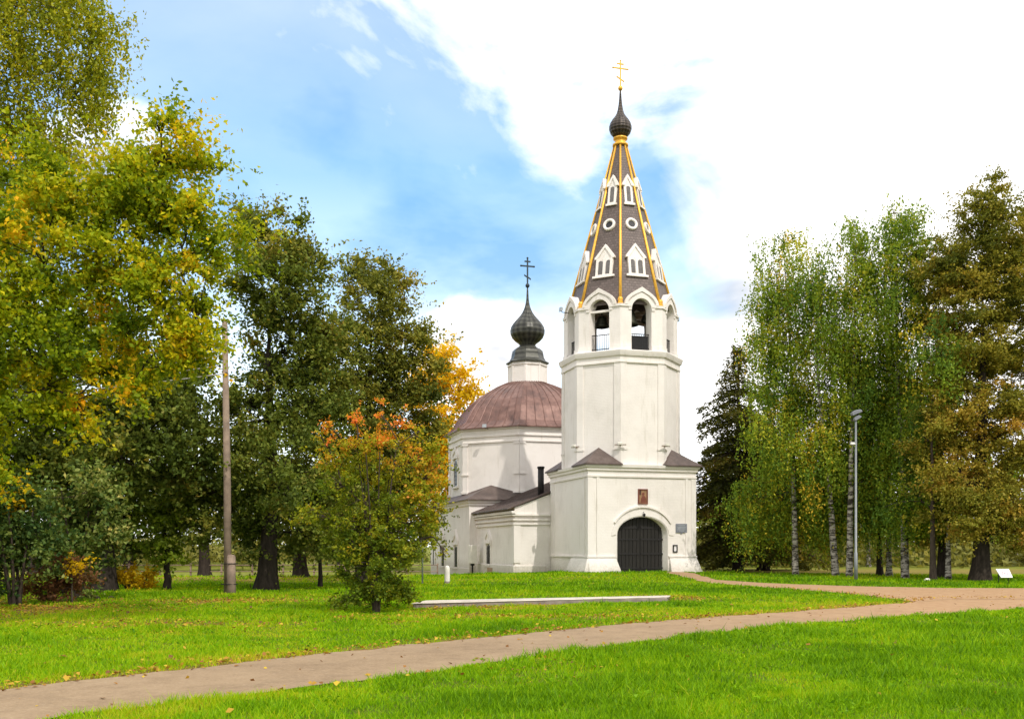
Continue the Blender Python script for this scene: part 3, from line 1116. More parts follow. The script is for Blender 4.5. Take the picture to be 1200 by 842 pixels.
def build_tower_cupola():
    m = MB()
    m.lathe([(.34, 25.0), (.46, 25.02), (.46, 25.12), (.36, 25.16), (.30, 25.3), (.36, 25.38), (.42, 25.42), (.42, 25.5), (.30, 25.56), (.26, 25.62)], (0, 0), 24, 0, False)
    m.build('gilded_neck', MAT['gold'], CH)
    m = MB()
    m.lathe([(.28, 25.52), (.42, 25.6), (.58, 25.78), (.66, 26.0), (.66, 26.16), (.60, 26.36), (.48, 26.56), (.34, 26.74), (.23, 26.92), (.16, 27.15), (.11, 27.45), (.075, 27.8), (.055, 28.15), (.03, 28.42)], (0, 0), 32, 0, True)
    on = m.build('small_onion_dome', MAT['onion_small'], CH)
    m = MB()
    m.lathe([(0, 28.26), (.11, 28.32), (.14, 28.42), (.11, 28.52), (0, 28.58)], (0, 0), 16, 0, False)
    m.build('gilded_ball', MAT['gold'], on)
    cross('gilded_cross', 28.5, 30.05, .47, .033, MAT['gold'], on)


def window(name, parent, ph, ap, c, u0, hw, z0, z1, ztop, frame_w=.22):
    f = flat(ph, ap, c, u0)
    q = MB()
    for s in (-1, 1):
        a, b = s * (hw + .02), s * (hw + frame_w)
        q.prism(rect(min(a, b), max(a, b), z0 - .05, z1), f, .06, -.02)
        # capital
        q.prism(rect(min(a, b) - .03, max(a, b) + .03, z1 - .06, z1 + .06), f, .10, -.02)
    q.prism(rect(-hw - frame_w - .08, hw + frame_w + .08, z0 - .2, z0 - .06), f, .17, -.02)
    W = hw + frame_w + .06
    q.prism(rect(-W, W, z1 + .07, z1 + .22), f, .15, -.02)
    w = q.build(name, MAT['wall'], parent)
    q = MB()
    to = keel(W - .02, z1 + .23, (ztop - z1) * .5, (ztop - z1) * .34)
    q.prism(to, f, .08, -.02)
    ti = keel((W - .02) * .72, z1 + .23, (ztop - z1) * .30, (ztop - z1) * .2)
    q.prism(to + ti[::-1], f, .15, .081)
    q.build('pediment', MAT['wall'], w)
    q = MB()
    q.prism(arch(hw + .02, z0 - .06, z1 - hw * .7, hw * .75, 8), f, .012, -.03)
    q.build('pane', MAT['pane'], w)
    q = MB()
    for u in (-hw * .33, hw * .33):
        q.prism(rect(u - .012, u + .012, z0, z1 - .12), f, .03, .014)
    n = max(3, int((z1 - z0) / .3))
    for i in range(n):
        z = z0 + (z1 - z0 - .15) * (i + .5) / n
        q.prism(rect(-hw, hw, z - .01, z + .01), f, .045, .031)
    q.build('window_bars', MAT['iron'], w)
    return w


def build_refectory():
    HW = 5.5
    y0, y1 = 3.26, 12.6
    zb, ze, zr = -1.5, 3.95, 6.1
    m = MB()
    f = flat(FRONT, -y0, (0, 0))      # plane y = y0
    gable = [(-HW, zb), (HW, zb), (HW, ze), (0, zr - .08), (-HW, ze)]
    m.prism(gable, lambda u, z, off: (u, y0 - off, z), 0, -(y1 - y0))
    wl = m.build('refectory_wall', MAT['wall'], CH)
    # roof sheets
    m = MB()
    oh = .42
    sl = (zr - ze) / HW
    xo = HW + oh
    for s in (-1, 1):
        pts = [(0, zr + .05), (s * xo, ze - sl * oh + .05), (s * xo, ze - sl * oh + .12), (0, zr + .12)]
        m.prism(pts, lambda u, z, off: (u, y0 - off, z), .14, -(y1 - y0) - .1)
        # standing seams
        n = 16
        for i in range(n + 1):
            yy = y0 - .10 + (y1 - y0) * i / n
            m.prism([(s * .02, zr + .12), (s * (xo - .01), ze - sl * oh + .12), (s * (xo - .01), ze - sl * oh + .15), (s * .02, zr + .15)],
                    lambda u, z, off, yy=yy: (u, yy - off, z), .012, -.012)
    rf = m.build('refectory_roof', MAT['roof'], CH)
    # stepped cornice under the eaves
    for z, o, h in ((2.92, .10, .12), (3.18, .14, .10), (3.46, .18, .10), (3.60, .26, .14)):
        q = MB()
        q.box(-HW - o, -HW + .02, y0 - o, y1, z, z + h)
        q.build('cornice', MAT['wall'], wl)
    for z, o, h in ((2.92, .10, .12), (3.18, .14, .10), (3.46, .18, .10)):
        q = MB()
        q.box(-HW + .021, -3.30, y0 - o, y0 + .02, z, z + h)
        q.build('cornice', MAT['wall'], wl)
    # corner strips and plinth
    q = MB()
    q.box(-HW - .06, -HW + .35, y0 - .06, y0 + .02, .62, 2.92)
    q.build('corner_strip', MAT['wall'], wl)
    q = MB()
    q.box(-HW - .061, -HW + .02, y0 + .021, y0 + .42, .62, 2.92)
    q.build('corner_strip', MAT['wall'], wl)
    q = MB()
    q.box(-HW - .12, -HW + .02, y0 - .12, y1 - .02, zb, .46)
    q.box(-HW + .021, -3.6, y0 - .12, y0 + .02, zb, .46)
    q.build('plinth', MAT['wall'], wl, .03)
    window('window', wl, LEFT, HW, (0, 9.3), 0, .46, .45, 1.75, 2.72)
    # chimney
    q = MB()
    cx, cy = -3.52, 4.25
    q.tube([(cx, cy, 4.6), (cx, cy, 6.45)], .19, 14)
    q.lathe([(.19, 6.40), (.23, 6.42), (.23, 6.52), (.19, 6.54), (.15, 6.54), (.15, 6.3)], (cx, cy), 14, 0, False)
    q.build('chimney', MAT['iron'], rf)
    # patched brickwork at the foot of the wall
    q = MB()
    q.prism(rect(-.55, .75, -1.2, .22), flat(LEFT, HW + .12, (0, 8.7)), .02, -.02)
    q.build('brick_patch', MAT['brick'], wl)


def build_nave():
    H = 6.0
    cx, cy = NC
    m = MB()
    m.box(-H, H, cy - H, cy + H, -2.0, 4.85)
    nw = m.build('nave_wall', MAT['wall'], CH)
    m = MB()
    m.lathe([(r * S2, z) for r, z in [(H - .02, 4.42), (H + .10, 4.45), (H + .10, 4.58), (H + .2, 4.64), (H + .22, 4.88), (H - .1, 4.90)]], NC, 4, R(45), False, False)
    m.build('cornice', MAT['wall'], nw)
    q = MB()
    q.box(-H - .10, -H + .02, cy - H - .1, cy + H + .1, -2.0, .1)
    q.build('plinth', MAT['wall'], nw, .03)
    for yy in (cy - H - .03, cy + H - .37):
        q = MB()
        q.box(-H - .06, -H + .02, yy, yy + .4, .1, 4.42)
        q.build('corner_strip', MAT['wall'], nw)
    for b in (16.7, 21.2):
        window('window', nw, LEFT, H, (0, b), 0, .48, .15, 1.65, 2.85)
    # corner roofs and skirt
    ap = 5.6
    m = MB()
    E = H + .38
    h = ap * math.tan(R(22.5))
    zE = 4.86
    zs = 5.38
    for sx in (-1, 1):
        for sy in (-1, 1):
            P = lambda x, y, z: (cx + sx * x, cy + sy * y, z)
            vs = [P(E, E, zE), P(h, E, zE), P(E, h, zE), P(ap * .7071, ap * .7071, 6.0), P(h, ap, zs), P(ap, h, zs)]
            lo = [(v[0], v[1], v[2] - .06) for v in vs[:3]]
            m.add(vs + lo, [(0, 1, 3), (0, 3, 2), (1, 4, 3), (2, 3, 5), (0, 6, 7, 1), (0, 2, 8, 6)])
    for k in range(4):
        f = flat(R(90 * k), ap, NC)
        m.add([f(-h, zs, 0), f(h, zs, 0), f(h, zE, E - ap), f(-h, zE, E - ap), f(h, zE - .06, E - ap), f(-h, zE - .06, E - ap)], [(0, 1, 2, 3), (3, 2, 4, 5)])
    m.build('skirt_roof', MAT['roof'], CH)
    # octagon
    m = MB()
    m.lathe([(ap / C8, 4.8), (ap / C8, 10.0)], NC, 8, R(22.5), True, False)
    oc = m.build('octagon_wall', MAT['wall'], CH)
    q = MB()
    q.lathe([(r / C8, z) for r, z in [(ap - .02, 9.02), (ap + .10, 9.04), (ap + .10, 9.14), (ap + .06, 9.16), (ap + .06, 9.42), (ap + .16, 9.46), (ap + .16, 9.56), (ap + .12, 9.6), (ap + .14, 9.9), (ap + .26, 9.96), (ap + .30, 10.14), (ap - .3, 10.2)]], NC, 8, R(22.5), False, False)
    q.build('cornice', MAT['wall'], oc)
    for k in range(8):
        f = flat(R(45 * k), ap, NC)
        for s in (-1, 1):
            q = MB()
            u0, u1 = s * (h - .38), s * (h + .01)
            q.prism(rect(min(u0, u1), max(u0, u1), 5.55, 9.02), f, .07, -.02)
            u0, u1 = s * (h - .44), s * (h + .02)
            q.prism(rect(min(u0, u1), max(u0, u1), 6.72, 6.84), f, .13, .0)
            q.prism(rect(min(u0, u1), max(u0, u1), 5.4, 5.56), f, .15, -.02)
            q.prism(rect(min(u0, u1), max(u0, u1), 8.88, 9.0), f, .12, .0)
            q.build('pilaster', MAT['wall'], oc)
    for ph in (LEFT, RIGHT, BACK):
        window('window', oc, ph, ap, NC, 0, .52, 6.15, 8.1, 9.0, .26)
    # domed roof of eight curved sheets
    prof = [(6.02, 10.12), (5.72, 10.30), (5.38, 10.62), (5.08, 11.15), (4.72, 11.75), (4.2, 12.38), (3.5, 12.98), (2.7, 13.5), (1.9, 13.88), (1.25, 14.08)]
    m = MB()
    m.lathe([(r / C8, z) for r, z in [(6.02, 10.05)] + prof], NC, 8, R(22.5), True, False)
    for k in range(8):
        ph = R(45 * k)
        for u in (-.78, -.47, -.16, .16, .47, .78):
            pts = []
            for r, z in prof:
                hh = r * math.tan(R(22.5)) * u
                pts.append((NC[0] + math.cos(ph) * (r + .012) - math.sin(ph) * hh, NC[1] + math.sin(ph) * (r + .012) + math.cos(ph) * hh, z + .012))
            m.tube(pts, .026, 4, False)
        pts = [(NC[0] + math.cos(ph + R(22.5)) * r / C8, NC[1] + math.sin(ph + R(22.5)) * r / C8, z + .01) for r, z in prof]
        m.tube(pts, .035, 5, False)
    m.build('domed_roof', MAT['copper'], CH)
    m = MB()
    m.lathe([(1.36 / C8, 13.7), (1.36 / C8, 15.62)], NC, 8, R(22.5), True, False)
    m.lathe([(1.34 / C8, 15.3), (1.44 / C8, 15.34), (1.44 / C8, 15.44), (1.36 / C8, 15.48)], NC, 8, R(22.5), False, False)
    for k in range(8):
        f = flat(R(45 * k), 1.36, NC)
        for s in (-1, 1):
            m.prism(rect(min(s * .46, s * .57), max(s * .46, s * .57), 14.0, 15.3), f, .04, -.02)
    m.build('drum', MAT['wall'], CH)
    m = MB()
    m.lathe([(1.30, 15.58), (1.66, 15.56), (1.66, 15.64), (1.40, 15.80), (1.26, 16.05), (1.22, 16.3), (1.16, 16.55), (.98, 16.72), (.72, 16.84), (.60, 17.0)], NC, 8, R(22.5), True, False)
    m.build('skirt_cap', MAT['onion'], CH)
    m = MB()
    m.lathe([(.58, 16.9), (.60, 17.02), (.70, 17.14), (.95, 17.32), (1.18, 17.56), (1.31, 17.86), (1.33, 18.12), (1.27, 18.38), (1.10, 18.66), (.86, 18.94), (.62, 19.2), (.42, 19.48), (.27, 19.78), (.17, 20.1), (.10, 20.5), (.07, 21.1), (.05, 21.6)], NC, 36, 0, True)
    on = m.build('onion_dome', MAT['onion'], CH)
    on.data.transform(__import__('mathutils').Matrix.Translation((-NC[0], -NC[1], 0)))
    on.location = (NC[0], NC[1], 0)
    m = MB()
    m.lathe([(0, 21.4), (.13, 21.46), (.17, 21.58), (.13, 21.70), (0, 21.76)], (0, 0), 16, 0, False)
    m.build('ball', MAT['crossdark'], on)
    cross('cross', 21.6, 23.7, .52, .05, MAT['crossdark'], on)
    # apse
    m = MB()
    y0 = cy + H - .1
    pts = [(-5.7, y0), (-5.7, y0 + 3.2), (-3.0, y0 + 5.6), (3.0, y0 + 5.6), (5.7, y0 + 3.2), (5.7, y0)]
    n = len(pts)
    m.add([(x, y, -2.2) for x, y in pts] + [(x, y, 4.2) for x, y in pts], [tuple(range(n)), tuple(range(2 * n - 1, n - 1, -1))] + [(i, (i + 1) % n, (i + 1) % n + n, i + n) for i in range(n)])
    apse = m.build('apse_wall', MAT['wall'], CH)
    m = MB()
    big = [(x * 1.05, y0 + (y - y0) * 1.06) for x, y in pts]
    top = (0, y0 + .2, 5.9)
    m.add([(x, y, 4.2) for x, y in big] + [top] + [(x, y, 4.12) for x, y in big], [(i, i + 1, n) for i in range(n - 1)] + [(i, i + n + 1, i + n + 2, i + 1) for i in range(n - 1)] + [tuple(range(n + 1, 2 * n + 1))])
    m.build('apse_roof', MAT['roof'], CH)
    window('window', apse, LEFT, 5.7, (0, y0 + 1.7), 0, .36, .15, 1.65, 2.7)


build_tower_base()
build_shaft()
build_belfry()
build_tent()
build_tower_cupola()
build_refectory()
build_nave()

CRZ = R(16.2)


def church_pt(x, y, z):
    return Vector((6.35 + x * math.cos(CRZ) - y * math.sin(CRZ), 57.6 + x * math.sin(CRZ) + y * math.cos(CRZ), z))


# ---- things fixed to the church
def wall_things():
    t = empty('icon', church_pt(0, -3.21, 3.95), CRZ)
    tag(t, 'small red framed painted icon on wall above the arched gate', 'icon')
    m = MB()
    for a in (rect(-.29, -.23, 0, .84), rect(.23, .29, 0, .84), rect(-.23, .23, 0, .06), rect(-.23, .23, .78, .84)):
        m.prism(a, lambda u, z, o: (u, -o, z), .07, 0.002)
    m.build('frame', MAT['icon_red'], t)
    m = MB()
    m.prism(rect(-.23, .23, .06, .78), lambda u, z, o: (u, -o, z), .03, 0.002)
    p = m.build('painted_panel', MAT['icon_gold'], t)
    m = MB()
    head = [(.075 * math.cos(a), .56 + .09 * math.sin(a)) for a in np.linspace(0, 2 * math.pi, 14)[:-1]]
    m.prism(head, lambda u, z, o: (u + .02, -o, z), .036, .028)
    m.prism([(-.16, .08), (.18, .08), (.17, .32), (.09, .46), (-.05, .46), (-.14, .30)], lambda u, z, o: (u + .02, -o, z), .034, .028)
    m.build('robed_figure', MAT['icon_red'], p)
    m = MB()
    m.prism(rect(-.23, -.10, .50, .78), lambda u, z, o: (u, -o, z), .0335, .028)
    m.build('dark_corner', MAT['icon_dark'], p)

    t = empty('plaque', church_pt(2.34, -3.21, 2.38), CRZ)
    tag(t, 'grey rectangular plaque on white wall right of the gate', 'plaque')
    m = MB()
    m.prism(rect(-.34, .34, 0, .50), lambda u, z, o: (u, -o, z), .06, .002)
    m.prism(rect(-.06, .06, -.07, 0), lambda u, z, o: (u, -o, z), .05, .002)
    m.build('slab', MAT['plaque'], t, .01)
    m = MB()
    for i, (w, z) in enumerate(((.20, .40), (.26, .31), (.24, .24), (.26, .17), (.16, .10))):
        m.prism(rect(-w, w, z - .012, z + .012), lambda u, z, o: (u, -o, z), .064, .058)
    m.build('worn_lines', MAT['grey'], t)

    t = empty('notice_frame', church_pt(1.96, -3.21, 1.28), CRZ)
    tag(t, 'small dark framed notice on wall beside the gate, under the plaque', 'notice')
    m = MB()
    for a in (rect(-.14, -.085, 0, .42), rect(.085, .14, 0, .42), rect(-.085, .085, 0, .06), rect(-.085, .085, .36, .42)):
        m.prism(a, lambda u, z, o: (u, -o, z), .06, .002)
    m.build('frame', MAT['iron'], t)
    m = MB()
    m.prism(rect(-.085, .085, .06, .36), lambda u, z, o: (u, -o, z), .02, .002)
    m.build('sheet', MAT['paper'], t)

    t = empty('gate_lamp', church_pt(0, -3.21, 3.3), CRZ)
    tag(t, 'small black lantern hanging at the crown of the gate arch', 'lamp')
    m = MB()
    m.tube([(0, -.035, .18), (0, -.16, .2), (0, -.2, .13)], .016, 6)
    m.build('bracket', MAT['iron'], t)
    m = MB()
    m.lathe([(0, -.06), (.06, -.05), (.085, .06), (.1, .075), (0, .14)], (0, -.2), 8, 0, False, False)
    m.build('lantern', MAT['iron'], t)

    def flood(loc, rz, label):
        t = empty('floodlight', loc, rz)
        tag(t, label, 'floodlight', 'floodlights on the church')
        m = MB()
        m.tube([(0, .12, 0), (0, -.26, .02), (0, -.34, .10)], .022, 6)
        m.build('bracket', MAT['iron'], t)
        m = MB()
        m.add([(-.16, -.42, .06), (.16, -.42, .06), (.16, -.40, .30), (-.16, -.40, .30), (-.11, -.27, .10), (.11, -.27, .10), (.11, -.26, .26), (-.11, -.26, .26)],
              [(0, 1, 2, 3), (7, 6, 5, 4), (0, 4, 5, 1), (1, 5, 6, 2), (2, 6, 7, 3), (3, 7, 4, 0)])
        m.build('housing', MAT['grey'], t)
    flood(church_pt(-3.40, -.2, 15.0), CRZ + R(-90), 'grey floodlight sticking out of belfry arcade towards the onion dome')
    flood(church_pt(3.40, .2, 15.0), CRZ + R(90), 'grey floodlight sticking out of belfry arcade on the birch side')
    c = church_pt(-4.2, NC[1] - 4.2, 10.0)
    flood(c + Vector((-.1, -.1, -.02)), CRZ - R(45), 'pale floodlight under the eave of the rusty domed roof')
    for (a, dx) in ((-157.5, 0), (-112.5, 0), (-67.5, 0)):
        r = 3.14 / C8
        p = church_pt(math.cos(R(a)) * r, math.sin(R(a)) * r, 7.2)
        lab = {-157.5: 'rusty floodlight bracket on tower shaft left of the front corner roof', -112.5: 'rusty floodlight bracket on middle edge of tower shaft', -67.5: 'rusty floodlight bracket on right edge of tower shaft'}[a]
        t = empty('lamp_bracket', p, CRZ + R(a + 90))
        tag(t, lab, 'bracket', 'lamp brackets on the tower shaft')
        m = MB()
        m.box(-.32, .32, -.20, -.15, -.03, .02)
        m.box(-.03, .03, -.16, .06, -.05, .03)
        m.build('bar', MAT['timber'], t)
        m = MB()
        m.box(-.16, .12, -.34, -.21, -.02, .13)
        m.build('lamp_box', MAT['whitestone'], t, .02)
    # bells
    bells = [((-1.55, -1.0), .44, 14.1, 'large dark bell hanging in the left front arch of the belfry'),
             ((-.35, -2.1), .56, 14.05, 'biggest dark bell hanging in the right front arch of the belfry'),
             ((.75, -1.9), .30, 14.35, 'small dark bell at the right jamb of the right front arch'),
             ((-2.3, .3), .32, 14.3, 'dark bell hanging in the far left arch of the belfry'),
             ((2.3, -.1), .32, 14.3, 'dark bell hanging in the far right arch of the belfry')]
    for (x, y), r, z, lab in bells:
        t = empty('bell', church_pt(x, y, z), CRZ)
        tag(t, lab, 'bell', 'bells in the belfry')
        m = MB()
        m.lathe([(r * .9, 0), (r, .02), (r * .86, r * .3), (r * .68, r * .8), (r * .6, r * 1.2), (r * .42, r * 1.4), (0.01, r * 1.45)], (0, 0), 20, 0, False)
        m.tube([(0, 0, r * 1.4), (0, 0, 14.9 - z)], .04, 6)
        m.build('bell_body', MAT['bronze'], t)
        m = MB()
        m.tube([(0, 0, r), (0, 0, .05)], .02, 6)
        m.lathe([(0, -.12), (.06, -.06), (.06, 0), (0, .06)], (0, 0), 8, 0, False)
        m.build('clapper', MAT['iron'], t)


wall_things()

# ------------------------------------------------------------------ trees


def quads(cen, size, nrm=None, up=0.6, aspect=0.62, dirs=None, rng=RNG):
    """leaf shaped quads at the points cen"""
    n = len(cen)
    if nrm is None:
        nrm = rng.normal(size=(n, 3)) + np.array([0, 0, up])
    nrm = nrm / (np.linalg.norm(nrm, axis=1, keepdims=True) + 1e-9)
    if dirs is None:
        dirs = rng.normal(size=(n, 3))
    d = dirs - nrm * np.sum(dirs * nrm, 1, keepdims=True)
    d /= np.linalg.norm(d, axis=1, keepdims=True) + 1e-9
    s = np.cross(nrm, d)
    L = (size if hasattr(size, '__len__') else np.full(n, size))[:, None] * rng.uniform(.7, 1.3, (n, 1))
    W = L * aspect
    V = np.stack([cen - d * L * .5, cen + s * W * .5 + nrm * L * .10 + d * L * .05, cen + d * L * .5, cen - s * W * .5 + nrm * L * .10 + d * L * .05], 1).reshape(-1, 3)
    F = np.arange(4 * n).reshape(-1, 4)
    return V, F


COVER = 2.3


class Wood:
    def __init__(self):
        self.V, self.F, self.a, self.n = [], [], [], 0

    def tube(self, P, r, n=6, w=0.0):
        V, F = tube_np(np.asarray(P), np.asarray(r, float), n)
        self.V.append(V)
        self.F.append(F + self.n)
        self.a.append(np.full(len(F), w))
        self.n += len(V)

    def build(self, name, mat, parent):
        return np_mesh(name, np.concatenate(self.V), np.concatenate(self.F), mat, parent, np.concatenate(self.a), 'wood', True)


def bez(p0, p1, p2, n):
    t = np.linspace(0, 1, n)[:, None]
    return (1 - t) ** 2 * p0 + 2 * t * (1 - t) * p1 + t * t * p2


def wander(P, amp, rng):
    k = len(P)
    w = np.cumsum(rng.normal(size=(k, 3)), axis=0)
    w -= np.linspace(0, 1, k)[:, None] * w[-1]
    w[0] = 0
    return P + w * amp


def leafy_tree(name, label, bx, d, lobes, leaf, lmat, bark, trunk_r, ls=0.15, cover=2.2, cs=0.5, tint=0.35, tvar=0.12, cvar=0.12,
               trunk=None, stems=1, hang=0.0, group=None, cat='tree', seed=0, by=None, trunk_top=None, wood_w=0.0, flatz=0.7, fork=0.25, twig=1.0, upfirst=0.5):
    """bx: picture column of the trunk foot at distance d; lobes: (column, row, half width, half height[, dy, tint offset, density])"""
    rng = np.random.default_rng(seed + 100)
    X0 = wx(bx, d)
    g0 = float(gh(X0, d))
    t = empty(name, (X0, d, g0))
    tag(t, label, cat, group)
    org = np.array([X0, d, g0])
    s = d / FPX
    L = []
    for i, lb in enumerate(lobes):
        px, py, rx, rz = lb[:4]
        dy = lb[4] if len(lb) > 4 and lb[4] is not None else rng.uniform(-.6, .6) * rx * s
        to = lb[5] if len(lb) > 5 else 0.0
        de = lb[6] if len(lb) > 6 else 1.0
        L.append((np.array([wx(px, d), d + dy, wz(py, d)]) - org, rx * s, rz * s, to, de))
    ztop = .80 * max(c[2] + rz * .3 for c, rx, rz, _, _ in L) if trunk_top is None else trunk_top
    W = Wood()
    # trunk
    cxm = np.mean([c[0] for c, *_ in L])
    trunks = []
    for si in range(stems):
        off = np.array([0, 0, 0.0])
        if stems > 1:
            a = 2 * math.pi * si / stems + rng.uniform(0, 1)
            off = np.array([math.cos(a), math.sin(a), 0]) * trunk_r * 1.4
        if trunk is not None and si == 0:
            P = np.array([[wx(p[0], d) - org[0], p[2] if len(p) > 2 else 0.0, wz(p[1], d) - g0] for p in trunk])
            P = np.concatenate([[[P[0, 0], P[0, 1], -0.3]], P])
            q = np.linspace(0, len(P) - 1, 16)
            P = np.stack([np.interp(q, np.arange(len(P)), P[:, k]) for k in range(3)], 1)
        else:
            lean = cxm * (.5 if stems == 1 else .3)
            sp = off * (0 if stems == 1 else ztop * .22 / max(trunk_r, .05) * .5)
            P = bez(np.array([0, 0, -.3]) + off * .5, np.array([lean * .25, 0, ztop * .5]) + off + sp * .4, np.array([lean, 0, ztop]) + off + sp, 14)
        P = wander(P, trunk_r * .10, rng)
        tt = np.linspace(0, 1, len(P))
        rr = trunk_r * (1 - tt) ** 1.0 * (1.0 if stems == 1 else .6) + .012
        rr = rr * (1 + .55 * np.exp(-tt * 22))
        W.tube(P, rr, 10)
        trunks.append((P, rr))
    LV, LF, LA, nv = [], [], [], 0
    nodes, nrad = [], []
    for P, rr in trunks:
        lo = P[:, 2] > ztop * fork
        nodes.append(P[lo])
        nrad.append(rr[lo] * .55)
    tb = trunks[0][0]
    L.sort(key=lambda q: np.linalg.norm(q[0][:2] - tb[len(tb) // 2, :2]) + .3 * abs(q[0][2] - ztop * .6))
    for c, rx, rz, to, de in L:
        A = np.concatenate(nodes)
        Ar = np.concatenate(nrad)
        dz = c[2] - A[:, 2]
        hd = np.linalg.norm(A[:, :2] - c[:2], axis=1)
        cost = np.linalg.norm(A - c, axis=1) + .9 * np.maximum(0, hd * .45 - dz) + 6.0 * np.maximum(0, .035 - Ar)
        k = int(np.argmin(cost))
        p0 = A[k]
        ctrl = p0 + (c - p0) * np.array([.5, .5, .0]) + np.array([0, 0, max(.1, (c[2] - p0[2])) * upfirst])
        limb = wander(bez(p0, ctrl, c + np.array([0, 0, rz * .25]), 10), .05 * rx, rng)
        r0 = min(Ar[k], .045 + .03 * np.linalg.norm(c - p0))
        lr = np.linspace(r0, .018, 10)
        W.tube(limb, lr, 7, wood_w)
        nodes.append(limb[3:9])
        nrad.append(lr[3:9] * .8)
        # clumps
        n = max(5, int(2.6 * rx * rz / cs ** 2 * (1 if rx * rz > .3 else 1.5)))
        u = rng.normal(size=(n, 3))
        u /= np.linalg.norm(u, axis=1, keepdims=True)
        rad = rng.uniform(0.02, 1, n) ** .42
        lump = np.array([1 + .34 * mnoise.noise(Vector(v * 1.7) + Vector((seed * 3.1 + c[0], c[1], c[2]))) for v in u])
        C = c + u * (rad * lump)[:, None] * np.array([rx, rx * .95, rz])
        C = C[C[:, 2] > .15]
        total = COVER * cover * de * math.pi * rx * rz / (ls * ls * .33)
        per = max(3, int(total / max(1, len(C))))
        for cc in C:
            q = int(np.argmin(np.linalg.norm(limb[2:] - cc, axis=1))) + 2
            b0 = limb[max(1, q - 2)]
            mid = (b0 + cc) * .5 + np.array([0, 0, .12 * np.linalg.norm(cc - b0)])
            tw = wander(bez(b0, mid, cc, 5), .02 * rx, rng)
            W.tube(tw, np.linspace(min(lr[max(1, q - 2)] * .6, .045 * twig), .008, 5), 4, wood_w)
            m = max(2, int(per * rng.uniform(.5, 1.5)))
            csz = cs * rng.uniform(.7, 1.3)
            if hang > 0:
                ns = max(1, m // 9)
                st = cc + rng.normal(size=(ns, 3)) * csz * np.array([.55, .55, .3])
                ln = hang * rng.uniform(.2, 1.25, ns) ** 1.2
                si = rng.integers(0, ns, m)
                f = rng.uniform(0, 1, m)
                drift = rng.normal(size=(ns, 2)) * .10
                pos = st[si].copy()
                pos[:, 0] += drift[si, 0] * f * ln[si]
                pos[:, 1] += drift[si, 1] * f * ln[si]
                pos[:, 2] -= f * ln[si]
                pos += rng.normal(size=(m, 3)) * ls * .4
                dirs = np.tile(np.array([[0, 0, -1.0]]), (m, 1)) + rng.normal(size=(m, 3)) * .55
                V, F = quads(pos, ls, None, 0.0, .62, dirs, rng)
            else:
                # leaves gather along short sprays radiating from the twig end
                ns = max(2, m // 10)
                sd = rng.normal(size=(ns, 3)) * np.array([1, 1, flatz]) + (cc - c) / max(rx, .3) * .5
                si = rng.integers(0, ns, m)
                f = rng.uniform(0.0, 1, m) ** .75
                pos = cc + sd[si] * f[:, None] * csz * .9 + rng.normal(size=(m, 3)) * ls * .45
                V, F = quads(pos, ls, None, .7, .62, None, rng)
            ok = pos[:, 2] > .06
            LV.append(V)
            LF.append(F + nv)
            LA.append(np.clip(tint + to + rng.normal() * cvar + rng.normal(size=m) * tvar, 0, 1))
            nv += len(V)
    W.build('trunk', bark, t)
    np_mesh('crown', np.concatenate(LV), np.concatenate(LF), lmat, t, np.concatenate(LA))
    return t


